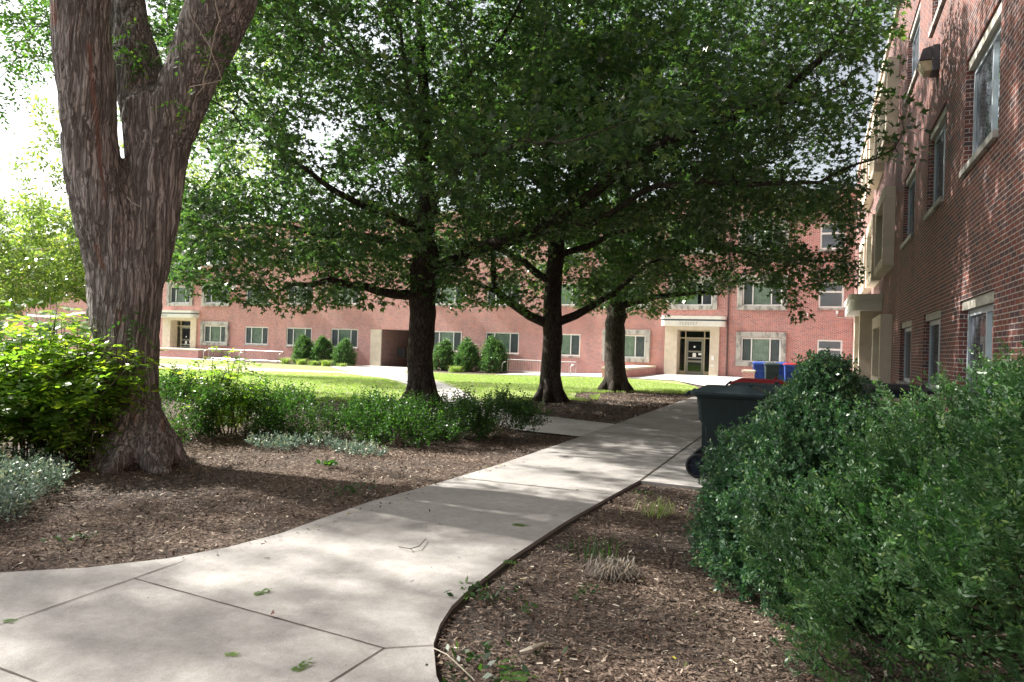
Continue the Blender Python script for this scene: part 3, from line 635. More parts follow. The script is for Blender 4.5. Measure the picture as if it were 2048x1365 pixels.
def tree(name, label, cat, guides, A, leaf_per, leaf_size, bark, leafm, shape='oak', clump=.32, group=None, step=.32, kill=.5, infl=2.5, trunk_sides=14, twig=.03, keepleaf=None, tip=.005, extra_trunk=None, droop=.25, loc=None):
    """guides: list of (polyline of xyz, radii, attach) ; attach None for the trunk, else index into trunk guide by nearest point"""
    P = []; par = []; rg = []; chains = []
    for poly, rs in guides:
        pts, rr_ = densify(poly, rs)
        if not P: prev = -1; start = 0
        else:
            D = np.linalg.norm(np.array(P)-pts[0], axis=1); prev = int(D.argmin()); start = 0
        ch = []
        for p, q in zip(pts[start:], rr_[start:]): P.append(p); par.append(prev); rg.append(q); prev = len(P)-1; ch.append(prev)
        chains.append(ch)
    ng = len(P); Pn, parn = colonize(P, par, A, step, infl, kill)
    r = radii(Pn, parn, tip); r[:ng] = np.maximum(np.minimum(r[:ng], np.array(rg)*1.02), np.array(rg)*.98)
    r[ng:] = np.minimum(r[ng:], r[parn[ng:]]*.9)
    for i in range(ng, len(Pn)): r[i] = min(r[i], r[parn[i]]*.92+.0005)
    r = np.maximum(r, .0045)
    root = empty(name, tuple(loc if loc is not None else guides[0][0][0])); tag(root, label, cat, group)
    b = MB()
    for ch in chains:
        pts = Pn[ch]; rs = r[ch]
        if parn[ch[0]] >= 0: pts = np.vstack([Pn[parn[ch[0]]], pts]); rs = np.concatenate([[rs[0]*1.15], rs])
        b.tube([tuple(p) for p in pts], list(rs), trunk_sides, cap=True)
    if extra_trunk is not None: extra_trunk(b)
    V, F = limbs_mesh(Pn, parn, r, np.arange(len(Pn)) >= ng, 5)
    tk = b.build('trunk', bark, root, smooth=True)
    npmesh('branches', V, F, bark, root, smooth=True)
    tw = np.where((r < twig) & (np.arange(len(Pn)) >= min(ng, len(Pn)-1)))[0]
    idx = np.repeat(tw, leaf_per); d0 = unit(Pn[idx]-Pn[parn[idx]]); off = rdir(len(idx))*(rng.random(len(idx))**.5*clump)[:, None]*np.array([1, 1, .55])
    Q = Pn[idx]+off; D = unit(off/clump+d0*.5+rng.normal(size=off.shape)*.35)
    if keepleaf is not None: k = keepleaf(Q); Q = Q[k]; D = D[k]
    S = leaf_size*(.65+.6*rng.random(len(Q)))
    if shape == 'compound': V, F, rn = compound(Q, D, S, 9, leaf_size*.09, leaf_size*.26)
    else: V, F, rn = leaves(Q, D, S, shape, droop=droop)
    npmesh('crown', V, F, leafm, root, rnd=rn)
    print(name, 'nodes', len(Pn), 'leaves', len(Q)); return root
def ell(n, c, r, hollow=.0):
    d = rdir(n); q = rng.random(n)**(1/3); q = hollow+(1-hollow)*q; return np.array(c)+d*q[:, None]*np.array(r)
def clumpy(A, s=.55, th=.45, seed=1): return A[vnoise(A*np.array([1, 1, 1.7]), s, seed) > th]
# outline of the leafy mass against the building, in the photograph's own pixels, used only to decide how low each tree's real 3-D crown hangs
LX = [-400, 0, 60, 110, 170, 330, 345, 400, 450, 530, 545, 605, 640, 700, 770, 815, 868, 905, 960, 1000, 1040, 1080, 1130, 1190, 1290, 1340, 1400, 1450, 1480, 1540, 1610, 1650, 1700, 1725, 1745, 1760, 2600]
LY = [640, 640, 645, 610, 585, 590, 560, 600, 640, 640, 680, 690, 630, 650, 640, 600, 600, 650, 680, 690, 680, 610, 610, 640, 645, 655, 640, 600, 570, 590, 650, 610, 590, 585, 500, 420, 420]
def above(A, slack=0, right=1742):
    x, y, z = proj(A); return (y < np.interp(x, LX, LY)-slack) & ((x < right+np.interp(y, [40, 120], [95, 0])) | (y < -30)) | (z < 1)
def gaps(A, lst):
    x, y, z = proj(A); k = np.ones(len(A), bool)
    for gx_, gy_, rx, ry, p in lst: k &= ~((((x-gx_)/rx)**2+((y-gy_)/ry)**2 < 1) & (rng.random(len(A)) < p))
    return k
W3 = lambda *a: [at(*p) for p in a]
def band(xs, ys, D, n, r_=(.95, .85, .42)): return np.vstack([ell(n, at(x+rng.normal()*12, y+rng.normal()*12, D+rng.normal()*.6), r_) for x in xs for y in ys])
def fringe(xs, D, n, r_=(.95, .8, .5), dy=45):
    return np.vstack([ell(n, at(x, np.interp(x, LX, LY)-dy-rng.random()*30, D+rng.normal()*.5), r_) for x in xs])
skyg = [(1600, 310, 130, 45, .8), (1370, 285, 70, 30, .7), (860, 160, 30, 45, .8), (1180, 40, 45, 40, .6), (1320, 15, 40, 40, .8), (500, 290, 40, 30, .5), (1690, 210, 40, 60, .6), (1330, 430, 50, 18, .4)]

# big shaggy tree: trunk surface is a remeshed union of limbs, then grooved
def bigtree():
    segs = [[(285, 955, 8.2, .47), (281, 925, 8.2, .39), (276, 885, 8.2, .35), (273, 850, 8.22, .3), (263, 760, 8.25, .315), (251, 650, 8.28, .395), (252, 560, 8.28, .45), (248, 500, 8.28, .34), (246, 450, 8.28, .2)],
            [(262, 700, 8.3, .15), (245, 600, 8.26, .33), (234, 520, 8.2, .375), (215, 450, 8.1, .36), (199, 400, 8.05, .335), (185, 340, 8.0, .315), (178, 260, 7.95, .30), (176, 205, 7.9, .31), (169, 137, 7.88, .325), (163, 70, 7.85, .32), (161, 0, 7.8, .325), (152, -150, 7.7, .30), (120, -330, 7.5, .24)],
            [(250, 700, 8.3, .15), (264, 600, 8.3, .32), (280, 520, 8.35, .38), (298, 450, 8.4, .35), (306, 400, 8.42, .34), (313, 340, 8.45, .345), (317, 260, 8.5, .42), (318, 215, 8.5, .4), (320, 180, 8.5, .22)],
            [(312, 340, 8.6, .15), (298, 260, 8.6, .3), (290, 205, 8.65, .33), (278, 137, 8.72, .315), (264, 70, 8.8, .26), (254, 0, 8.9, .235), (240, -140, 9.2, .2), (245, -300, 9.6, .17)],
            [(315, 340, 8.45, .15), (337, 260, 8.45, .33), (358, 205, 8.43, .335), (386, 137, 8.4, .33), (417, 70, 8.35, .37), (445, 0, 8.3, .39), (480, -90, 8.2, .34), (550, -250, 7.9, .27)]]
    gs = []; b = MB()
    for s_ in segs:
        pts = [at(x, y, D) for x, y, D, r in s_]; rs = [q[3] for q in s_]; gs.append((pts, rs))
        P_, R_ = densify(pts, rs, .12, 0); b.tube([tuple(p) for p in P_], R_, 28)
    base = onz(285, 928); 
    for an, L, r_ in ((-75, 1.0, .2), (-20, .95, .26), (25, .7, .2), (160, .8, .24), (205, .8, .24), (-120, .75, .24), (80, .7, .22), (255, .6, .22)):
        d = np.array([math.cos(R(an)), math.sin(R(an)), 0]); c = np.array([base[0]+.02, base[1], 0])
        b.tube([tuple(c+d*.04+np.array([0, 0, .72])), tuple(c+d*.13+np.array([0, 0, .4])), tuple(c+d*.3+np.array([0, 0, .18])), tuple(c+d*(.2+L*.32)+np.array([0, 0, .02])), tuple(c+d*(.26+L*.48)+np.array([0, 0, -.1]))], [r_*.55, r_*.85, r_*.9, r_*.62, r_*.3], 12)
    root = empty('shade_tree', (base[0], base[1], 0)); tag(root, 'massive shaggy-barked tree with three leaning stems at the left foreground', 'tree')
    o = b.build('trunk', M['barkbig'], root)
    md = o.modifiers.new('r', 'REMESH'); md.mode = 'VOXEL'; md.voxel_size = .022
    s2 = o.modifiers.new('s', 'SMOOTH'); s2.factor = .6; s2.iterations = 14
    dg = bpy.context.evaluated_depsgraph_get(); me = bpy.data.meshes.new_from_object(o.evaluated_get(dg)); old = o.data; o.modifiers.clear(); o.data = me; me.name = 'trunk'
    n = len(me.vertices); V = np.empty(n*3, np.float32); me.vertices.foreach_get('co', V); V = V.reshape(-1, 3).astype(float); Nn = np.empty(n*3, np.float32); me.vertices.foreach_get('normal', Nn); Nn = Nn.reshape(-1, 3)
    q = V+.16*np.stack([vnoise(V, 1.7, 3)-.5, vnoise(V, 1.7, 4)-.5, (vnoise(V, 1.7, 5)-.5)], 1)
    ridge = np.abs(vnoise(q*np.array([1, 1, .13]), 13, 6)-.5)*2; r2 = np.abs(vnoise(q*np.array([1, 1, .18]), 27, 7)-.5)*2
    big = vnoise(V*np.array([1, 1, .5]), 2.4, 8)-.5
    V = V+Nn*((-.024*(1-np.clip(ridge/.35, 0, 1))-.012*(1-np.clip(r2/.4, 0, 1))+.03*big-.015)[:, None])
    me.vertices.foreach_set('co', V.astype(np.float32).ravel())
    wv = V+np.array([base[0], base[1], 0]); sc_ = np.zeros(n)
    x, y, z = proj(wv); front = (Nn@CF) < .2
    for pl, wd in (([(178, 88), (186, 180), (196, 270), (203, 350), (210, 400)], 4.), ([(193, 492), (200, 520), (208, 535)], 4.), ([(238, 620), (241, 655)], 3.), ([(330, 800), (326, 860)], 4.), ([(105, 10), (108, 45)], 8), ([(262, 790), (270, 840)], 5)):
        for i in range(len(pl)-1):
            a = np.array(pl[i]); c = np.array(pl[i+1]); dd = c-a; t = np.clip(((x-a[0])*dd[0]+(y-a[1])*dd[1])/(dd@dd), 0, 1); ds = np.hypot(x-a[0]-dd[0]*t, y-a[1]-dd[1]*t)
            w_ = wd*(.5+.9*vnoise(wv*np.array([1, 1, 1.]), 6, 9)); sc_ = np.maximum(sc_, np.where(front, np.clip(1.3-ds/w_, 0, 1), 0))
    at_ = me.attributes.new('scar', 'FLOAT', 'POINT'); at_.data.foreach_set('value', sc_.astype(np.float32))
    me.polygons.foreach_set('use_smooth', [True]*len(me.polygons)); me.update()
    if not me.materials: me.materials.append(M['barkbig'])
    # crown high above the frame
    A = np.vstack([ell(2300, (base[0]+1.2, base[1]+.4, 11.3), (6., 6.0, 4.6)), ell(700, (base[0]-3.2, base[1]+3.2, 11), (3.6, 3.6, 4)), ell(80, at(60, 60, 9.5), (1.6, 1.6, 1.6))])
    A = clumpy(A, .5, .42, 5); x, y, z = proj(A); A = A[(z < 1) | (y < -25) | ((x < 120) & (y < 230))]
    A = A[~((A[:, 0] < -9.5) & (A[:, 1] < 4.5))]
    P = []; par = []
    for pts, rs in [gs[1], gs[3], gs[4]]:
        q_, r_ = densify(pts[-3:], rs[-3:], .3); prev = -1
        for p in q_: P.append(p); par.append(prev); prev = len(P)-1
    ng = len(P); Pn, parn = colonize(P, par, A, .34, 3.5, .55)
    r = radii(Pn, parn, .005); r = np.minimum(r, .2); r[:ng] = .16
    for i in range(ng, len(Pn)): r[i] = min(r[i], r[parn[i]]*.9+.0005)
    V, F = limbs_mesh(Pn, parn, r, np.arange(len(Pn)) >= ng, 6); npmesh('branches', V, F, M['barkbig'], root, smooth=True)
    tw = np.where((r < .03) & (np.arange(len(Pn)) >= ng))[0]; idx = np.repeat(tw, 13); off = rdir(len(idx))*.3; Q = Pn[idx]+off*np.array([1, 1, .6])*rng.random(len(idx))[:, None]
    D = unit(off+rng.normal(size=off.shape)*.4)
    # a few sprays sprouting in the fork and on the limbs, inside the frame
    for c, nn, sp in ((at(268, 95, 8.3), 16, .22), (at(280, 130, 8.4), 8, .15), (at(400, 45, 8.0), 12, .35), (at(420, 110, 8.0), 5, .15), (at(360, 215, 8.0), 4, .1), (at(260, 640, 7.75), 8, .12), (at(90, 60, 8.6), 14, .5), (at(30, 20, 8.6), 14, .5)):
        Q = np.vstack([Q, c+rng.normal(size=(nn, 3))*sp*.5]); D = np.vstack([D, unit(rng.normal(size=(nn, 3))+np.array([0, 0, -.3]))])
    V, F, rn = compound(Q, D, .22+.12*rng.random(len(Q)), 11, .017, .065, .3); npmesh('crown', V, F, M['leafbig'], root, rnd=rn)
    # hanging twigs in front of the right limb
    for pl in ([(365, -20, 7.9), (385, 40, 7.9), (420, 95, 7.85), (445, 160, 7.9), (380, 175, 7.95)], [(430, -20, 7.8), (438, 40, 7.8), (425, 90, 7.85), (410, 150, 7.9), (385, 215, 8.)], [(310, 120, 8.3), (345, 85, 8.2), (395, 62, 8.1)], [(255, 395, 7.7), (262, 405, 7.65), (278, 415, 7.65)]):
        P_, R_ = densify([at(*p) for p in pl], [.006]*len(pl), .12, .012); b = MB(); b.tube([tuple(p) for p in P_], R_, 5); b.build('twig', M['barkpale'], root)
    return root
bigtree()

# oak 1 (left of the two by the lawn path), its long limb reaches over the walk
b1 = onz(842, 812, -.02)
D1 = float((b1-EYE)@CF)
def flare(b_, c, r0_, h=.5):
    def f(b):
        for k in range(7):
            a = k*.9+.3; d = np.array([math.cos(a), math.sin(a), 0]); b.tube([tuple(c+d*r0_*.45+np.array([0, 0, h*1.6])), tuple(c+d*r0_*.75+np.array([0, 0, h*.6])), tuple(c+d*r0_*1.25+np.array([0, 0, .06])), tuple(c+d*r0_*1.7+np.array([0, 0, -.06]))], [r0_*.35, r0_*.42, r0_*.36, r0_*.12], 8)
    return f
g1 = [(list(W3((842, 815, D1), (841, 760, D1), (842, 680, D1), (845, 600, D1), (848, 540, D1), (852, 480, D1), (853, 400, D1+.1), (850, 300, D1+.2), (846, 200, D1+.3), (842, 60, D1+.4), (838, -120, D1+.5), (836, -300, D1+.6))), [.36, .335, .33, .34, .36, .25, .2, .17, .14, .11, .07, .03]),
      (list(W3((866, 548, D1), (930, 505, 18), (1010, 482, 17.4), (1060, 468, 17), (1110, 440, 16.6), (1165, 405, 16.2), (1262, 325, 15.6), (1400, 252, 14.9), (1560, 190, 14), (1640, 120, 13.3), (1700, 40, 12.8))), [.2, .17, .16, .155, .15, .14, .125, .11, .085, .06, .03]),
      (list(W3((1110, 440, 16.6), (1180, 450, 16), (1290, 380, 15), (1400, 362, 14), (1500, 372, 13.5), (1640, 365, 12.8), (1715, 330, 12.4), (1790, 300, 12))), [.08, .075, .07, .06, .05, .035, .025, .012]),
      (list(W3((1400, 252, 14.9), (1490, 215, 14.5), (1600, 205, 14.3), (1690, 170, 14))), [.06, .05, .04, .02]),
      (list(W3((838, 590, D1), (790, 588, D1-.2), (730, 575, D1-.5), (660, 560, D1-1), (590, 570, D1-1.3), (540, 590, D1-1.5))), [.15, .12, .1, .08, .05, .02]),
      (list(W3((845, 505, D1), (800, 490, D1), (740, 475, D1+.2), (660, 470, D1+.4), (560, 450, D1+.5), (470, 420, D1+.3), (400, 430, D1))), [.14, .12, .1, .085, .06, .04, .02]),
      (list(W3((850, 470, D1), (800, 440, D1-.6), (720, 410, D1-1.2), (640, 360, D1-1.6), (560, 300, D1-2))), [.12, .1, .08, .06, .03]),
      (list(W3((855, 460, D1), (872, 400, D1-.5), (900, 350, D1-1.3), (950, 310, D1-3.5), (1020, 290, D1-5.5), (1120, 285, D1-7), (1240, 250, D1-7.6))), [.09, .07, .05, .035, .022, .014, .008]),
      (list(W3((850, 330, D1), (780, 260, D1), (730, 180, D1+.4), (700, 80, D1+.8))), [.1, .08, .06, .03]),
      (list(W3((850, 300, D1), (820, 180, D1-1.5), (800, 60, D1-2.5))), [.09, .07, .03]),
      (list(W3((846, 240, D1), (920, 170, D1), (1000, 80, D1-.5), (1060, -20, D1-1))), [.09, .07, .05, .02])]
A = np.vstack([band(range(365, 800, 48), (430, 485, 540), 17.6, 60), fringe(range(380, 800, 38), 16.6, 100), fringe(range(560, 800, 60), 14.8, 60, dy=90), fringe((440, 500, 580), 15.2, 70), fringe(range(370, 760, 34), 16.2, 100, dy=115), fringe(range(380, 720, 44), 15.6, 90, dy=190), fringe(range(360, 480, 30), 17, 70, dy=150), ell(4600, b1+np.array([-.8, 0, 8.8]), (7.3, 6.6, 6.4)), ell(300, at(420, 480, 15), (1.7, 1.6, 1.1)), ell(300, at(600, 480, 15.3), (1.7, 1.6, 1.1)), ell(200, at(720, 490, 16), (1.4, 1.2, 1)), ell(900, (-14, 12.2, 9.6), (4, 3.6, 3.8)), ell(900, at(1330, 250, 15), (4.2, 3.4, 2.6)), ell(700, at(1560, 200, 13.6), (2.6, 2.6, 2.4)), ell(550, at(1640, 60, 13), (1.7, 2, 1.6)), ell(160, at(1770, 15, 12.6), (.7, 1, .8)), ell(260, at(1690, 330, 13.2), (.7, 1.6, 1.3)), ell(420, at(1100, 270, 11.4), (2.6, 1.3, 1.1)), ell(260, at(850, 280, 12.5), (2., 1.2, 1.2)), ell(280, at(560, 560, D1-1.6), (1.8, 1.3, .9)), ell(300, at(450, 500, D1-.5), (1.6, 1.6, 1.6))])
A = clumpy(A, .6, .4, 2); A = A[above(A)]; A = A[gaps(A, skyg)]; A = A[A[:, 0] < 1.3]
A = np.vstack([A, ell(40, at(1790, 300, 12), (.5, .7, .55)), ell(16, at(1780, 215, 12), (.3, .4, .3))])
A = A[A[:, 2] > 2.3]
kl = lambda Q: (Q[:, 0] < 1.85) & above(Q, -25, 1850)
tree('oak_tree', 'dark-trunked oak beside the lawn path, its long limb stretching right over the walk', 'tree', g1, A, 25, .16, M['barkoak'], M['leafoak'], 'oak', .38, 'oak trees around the walk', keepleaf=kl, extra_trunk=flare(None, b1, .36))

b2 = onz(1100, 803); D2 = float((b2-EYE)@CF)
g2 = [(list(W3((1101, 806, D2), (1101, 760, D2), (1102, 700, D2), (1104, 650, D2), (1106, 590, D2), (1108, 540, D2), (1112, 490, D2), (1100, 430, D2), (1092, 350, D2), (1085, 240, D2+.2), (1080, 120, D2+.3), (1075, -40, D2+.4))), [.36, .3, .275, .28, .25, .24, .24, .15, .13, .11, .08, .03]),
      (list(W3((1112, 495, D2), (1130, 450, D2), (1150, 385, D2), (1175, 300, D2), (1200, 180, D2), (1220, 40, D2))), [.17, .15, .13, .11, .08, .03]),
      (list(W3((1096, 648, D2), (1060, 632, D2-.1), (1030, 612, D2-.2), (1000, 590, D2-.3), (988, 565, D2-.3), (986, 520, D2-.3), (975, 470, D2-.2))), [.15, .13, .12, .11, .09, .07, .04]),
      (list(W3((995, 586, D2-.3), (960, 570, D2-.4), (910, 560, D2-.5), (870, 560, D2-.6))), [.07, .06, .045, .02]),
      (list(W3((1095, 560, D2), (1050, 525, D2+.5), (990, 495, D2+1), (930, 480, D2+1.5))), [.12, .1, .08, .03]),
      (list(W3((1115, 645, D2), (1150, 632, D2-.1), (1180, 615, D2-.1), (1230, 590, D2-.3), (1262, 555, D2-.5), (1320, 520, D2-.7))), [.13, .12, .1, .08, .06, .03]),
      (list(W3((1124, 508, D2), (1180, 492, D2-.3), (1240, 462, D2-.7), (1310, 440, D2-1), (1400, 430, D2-1.4))), [.1, .085, .065, .045, .02]),
      (list(W3((1095, 380, D2), (1030, 330, D2+.5), (960, 260, D2+.9))), [.09, .07, .03]),
      (list(W3((1160, 350, D2), (1250, 290, D2), (1340, 240, D2), (1430, 190, D2))), [.09, .07, .05, .02])]
A = np.vstack([band(range(905, 1075, 48), (440, 500, 560), 18.8, 50), ell(260, at(970, 500, 18.3), (1.8, 1.2, 1.1)), fringe(range(885, 1075, 34), 18.4, 60), fringe((1150, 1185, 1210), 18.8, 50, dy=70), ell(3000, b2+np.array([.3, 0, 8.6]), (5.2, 5.2, 6.2))]); A = clumpy(A, .6, .44, 3); A = A[above(A)]; A = A[gaps(A, skyg)]
x, y, z = proj(A); A = A[~((x > 1085) & (x < 1160) & (y > 470)) & (A[:, 2] > 2.4)]
tree('oak_tree', 'forked dark oak with low limbs spread like arms, between the two other oaks', 'tree', g2, A, 22, .16, M['barkoak'], M['leafoak'], 'oak', .34, 'oak trees around the walk', keepleaf=lambda Q: above(Q, -25), extra_trunk=flare(None, b2, .33))

b3 = onz(1230, 783); D3 = float((b3-EYE)@CF)
g3 = [(list(W3((1230, 784, D3), (1230, 740, D3), (1229, 680, D3), (1232, 630, D3), (1238, 560, D3), (1248, 470, D3), (1250, 380, D3), (1252, 260, D3), (1255, 120, D3), (1258, -40, D3))), [.46, .38, .37, .36, .33, .28, .24, .18, .12, .04]),
      (list(W3((1250, 610, D3), (1290, 600, D3-.3), (1340, 590, D3-.5), (1400, 585, D3-.8), (1440, 590, D3-1))), [.14, .12, .09, .06, .03]),
      (list(W3((1246, 540, D3), (1290, 510, D3-.2), (1340, 490, D3-.5), (1420, 490, D3-1), (1520, 515, D3-1.5), (1600, 520, D3-1.8), (1690, 525, D3-2))), [.15, .13, .11, .09, .07, .05, .02]),
      (list(W3((1250, 440, D3), (1330, 390, D3), (1420, 370, D3-.5), (1520, 350, D3-1), (1620, 380, D3-1.5))), [.14, .12, .09, .06, .03]),
      (list(W3((1250, 330, D3), (1340, 270, D3), (1440, 190, D3), (1540, 130, D3))), [.12, .1, .07, .03]),
      (list(W3((1240, 520, D3), (1190, 480, D3+.5), (1120, 450, D3+1))), [.1, .08, .03])]
A = np.vstack([band(range(1180, 1720, 50), (420, 470, 520), 22.6, 60, (1.1, .9, .45)), ell(300, at(1330, 520, 22.5), (2, 1.4, 1.2)), ell(260, at(1480, 440, 21.5), (2, 1.4, 1.2)), ell(200, at(1640, 450, 21.5), (1.4, 1.4, 1.3)), fringe(range(1230, 1460, 34), 23.6, 60), fringe(range(1480, 1720, 34), 22.6, 60), fringe(range(1420, 1720, 40), 21.5, 60, dy=120), fringe(range(1440, 1720, 44), 21, 55, dy=200), ell(3400, b3+np.array([1.2, -.4, 8.8]), (7.4, 6.2, 7.)), ell(300, at(1570, 600, 22.5), (1.8, 1.2, .9)), ell(300, at(1680, 500, 23), (1.2, 1.5, 1.8))]); A = clumpy(A, .55, .43, 4); A = A[above(A)]; A = A[gaps(A, skyg)]; A = A[(A[:, 0] < 1.2) & (A[:, 2] > 2.6)]
tree('oak_tree', 'farthest of the oaks, thick pale-flecked trunk standing in front of the framed window and planter', 'tree', g3, A, 25, .175, M['barkoak'], M['leafoak'], 'oak', .38, 'oak trees around the walk', keepleaf=lambda Q: above(Q, -25) & (Q[:, 0] < 1.7), extra_trunk=flare(None, b3, .42))

# sunlit small tree behind the big trunk, reaching into the left edge
b4 = onz(236, 700, 0.); b4 = at(236, 700, 20); b4[2] = 0
g4 = [([b4, b4+[.1, 0, 1.6], b4+[0, .1, 3.2], b4+[.1, 0, 5]], [.2, .16, .12, .04]), ([b4+[.05, 0, 1.8], b4+[-1.5, -.6, 2.9], b4+[-3.4, -1.2, 3.4], b4+[-5, -1.8, 3.6]], [.1, .08, .05, .02]), ([b4+[.05, 0, 2.4], b4+[1.2, .4, 3.2], b4+[2.2, .5, 4]], [.08, .06, .02])]
A = np.vstack([ell(2000, b4+np.array([-2.6, -1, 3.7]), (4.4, 2.8, 1.9)), ell(300, b4+np.array([.3, 0, 5.]), (2.3, 2, 2.2))]); x, y, z = proj(A); A = A[(y < np.interp(x, LX, LY)) & (y > np.interp(x, [-200, 0, 60, 130, 420], [380, 400, 385, 350, 240])) & (A[:, 2] > 1.9)]
A = np.vstack([A, ell(26, at(88, 240, 19.5), (.5, .5, .9)), ell(14, at(45, 330, 19), (.5, .5, .5))]); A = clumpy(A, .9, .3, 9)
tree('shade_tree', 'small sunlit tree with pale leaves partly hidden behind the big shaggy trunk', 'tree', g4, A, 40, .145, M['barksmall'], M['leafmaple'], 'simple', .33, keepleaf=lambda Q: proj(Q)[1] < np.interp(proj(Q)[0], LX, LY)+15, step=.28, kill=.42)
# taller bright tree far behind the fork
b5 = at(300, 700, 31); b5[2] = -.3
g5 = [([b5, b5+[0, 0, 4], b5+[.2, 0, 8], b5+[.1, 0, 13]], [.3, .25, .18, .05]), ([b5+[0, 0, 5], b5+[2.2, 0, 7.4], b5+[4, .5, 10]], [.14, .1, .03]), ([b5+[0, 0, 6], b5+[-1.8, 0, 8.4], b5+[-2.6, .5, 11]], [.12, .09, .03])]
A = ell(1700, b5+np.array([2.6, 0, 11]), (5.2, 4, 6.4)); A = clumpy(A, .4, .45, 6); x, y, z = proj(A); A = A[(y < 560) & (x > 232)]
tree('shade_tree', 'tall bright green tree seen through the fork of the big shaggy trunk', 'tree', g5, A, 22, .2, M['barksmall'], M['leafmaple'], 'simple', .5, step=.45, kill=.7, infl=3.5)
# tree beyond the left edge whose thin shade dapples the near walk
b6 = np.array([-24., 2.5, 0.])
g6 = [([b6, b6+[0, 0, 4], b6+[0, 0, 9], b6+[0, 0, 15]], [.35, .3, .2, .05])]
A = ell(2600, b6+np.array([4.5, .2, 16.8]), (6.5, 3.2, 3.4)); A = clumpy(A, .62, .56, 17)
tree('shade_tree', 'tall thin-crowned tree standing past the left edge, shading the near walk', 'tree', g6, A, 30, .2, M['barksmall'], M['leafbig'], 'simple', .5, step=.5, kill=.8, infl=4)

# ------------------------------------------------------------------ shrubs, hedges, ground cover
def sprigs(P, D, L, nl, ls, w=.42, flat=True):
    """shoots: curved axis with leaves in pairs; P base, D direction, L length"""
    n = len(P); D = unit(D); up = unit(rdir(n)*.5+np.array([0, 0, 1.])); B = unit(np.cross(D, up)); C = np.cross(B, D); Vs = []; Rn = []; base = rng.random(n)*.85
    for i in range(nl):
        t = (i//2+.6)/(nl/2); s = 1 if i % 2 else -1; last = i >= nl-2
        a = P+D*(L*t)[:, None]+C*(.10*L*t*t)[:, None]
        if flat: d = unit(D*.75+B*s*.9+C*.25+rng.normal(size=(n, 3))*.22)
        else: ph = i*2.4; d = unit(D*.8+(B*math.cos(ph)+C*math.sin(ph))*.9+rng.normal(size=(n, 3))*.25)
        nn_ = unit(C+rng.normal(size=(n, 3))*.5); b = unit(np.cross(d, nn_)); sl = (ls*(.75+.5*rng.random(n)))[:, None]
        Vs.append(np.stack([a, a+d*sl*.5+b*sl*w*.5, a+d*sl, a+d*sl*.5-b*sl*w*.5], 1)); Rn.append(np.clip(base+(.24 if last else 0)+rng.normal(size=n)*.06, 0, 1))
    V = np.concatenate(Vs).reshape(-1, 3); return V, np.arange(len(V)).reshape(-1, 4), np.concatenate(Rn)
def blob(n, c, rx, ry, h, prof, lump=.2, seed=1, shell=(.82, 1.0), base=.0):
    """points and outward directions on a lumpy closed hedge body"""
    t = rng.random(n)**.85; a = rng.random(n)*2*math.pi; k = np.interp(t, [p[0] for p in prof], [p[1] for p in prof])
    dz = np.interp(t+.06, [p[0] for p in prof], [p[1] for p in prof])-k
    U = np.stack([np.cos(a)*rx*k, np.sin(a)*ry*k, t*h+base], 1); out = unit(np.stack([np.cos(a)/rx, np.sin(a)/ry, -dz*6/h*.5+.12*np.ones(n)], 1))
    W = U+np.array(c); f = 1+lump*(vnoise(W, 2.6, seed)-.5)*2+lump*1.05*(vnoise(W, 5.2, seed+1)-.5)*2
    s = shell[0]+(shell[1]-shell[0])*rng.random(n); f = f*s; U2 = U.copy(); U2[:, :2] *= f[:, None]; U2[:, 2] = base+(U[:, 2]-base)*(.5+.5*f)
    return U2+np.array(c), out
def stems_mesh(root, c, tips, r0_, m, name='stems', n=5):
    b = MB()
    for tp in tips:
        tp = np.array(tp); c0 = np.array(c)+np.array([*(rng.normal(size=2)*.06), 0]); mid = (c0+tp)/2+np.array([*(rng.normal(size=2)*.04), .12*np.linalg.norm(tp-c0)]); b.tube([tuple(c0), tuple(mid), tuple(tp)], [r0_, r0_*.7, r0_*.3], n)
    return b.build(name, m, root, smooth=True)
def hedge(name, label, c, rx, ry, h, prof, n, L, nl, ls, lm, seed, group=None, flat=True, lump=.2, w=.42, inner=.35, cat='shrub', cull=None, spike=.0):
    root = empty(name, (c[0], c[1], c[2])); tag(root, label, cat, group)
    P, O = blob(n//11, c, rx, ry, h, prof, lump, seed, (.86, 1.02)); q = np.repeat(np.arange(len(P)), 11); P = P[q]+rng.normal(size=(len(q), 3))*L*.5; O = unit(O[q]+rng.normal(size=(len(q), 3))*.25); P2_, O2 = blob(int(n*inner), c, rx, ry, h, prof, lump, seed, (.5, .85)); P = np.vstack([P, P2_]); O = np.vstack([O, O2])
    k = vnoise(P, 4.5, seed+5) > .24; P = P[k]; O = O[k]
    if cull is not None: k = cull(P); P = P[k]; O = O[k]
    D = unit(O+np.array([0, 0, .55])+rng.normal(size=P.shape)*.45); Ls = L*(.6+.8*rng.random(len(P)))
    P = P-D*(Ls*.5)[:, None]
    V, F, rn = sprigs(P, D, Ls, nl, ls, w, flat); V[:, 2] = np.maximum(V[:, 2], c[2]+.015)
    npmesh('foliage', V, F, lm, root, rnd=rn)
    T = blob(34, c, rx*.8, ry*.8, h*.85, prof, lump, seed, (.7, .95))[0]; stems_mesh(root, c, T, .013*max(1, h), M['barksmall'])
    return root
cone1 = [(0, .8), (.1, .95), (.28, 1.), (.42, .94), (.56, .77), (.7, .54), (.82, .35), (.92, .18), (1, .03)]
cone2 = [(0, .9), (.15, 1.), (.35, 1.), (.55, .86), (.7, .66), (.84, .42), (.94, .2), (1, .05)]
egg = [(0, .72), (.1, .9), (.3, 1.), (.5, .96), (.68, .8), (.82, .58), (.93, .33), (1, .08)]
dome = [(0, .8), (.15, .96), (.4, 1.), (.6, .95), (.78, .78), (.9, .52), (1, .1)]
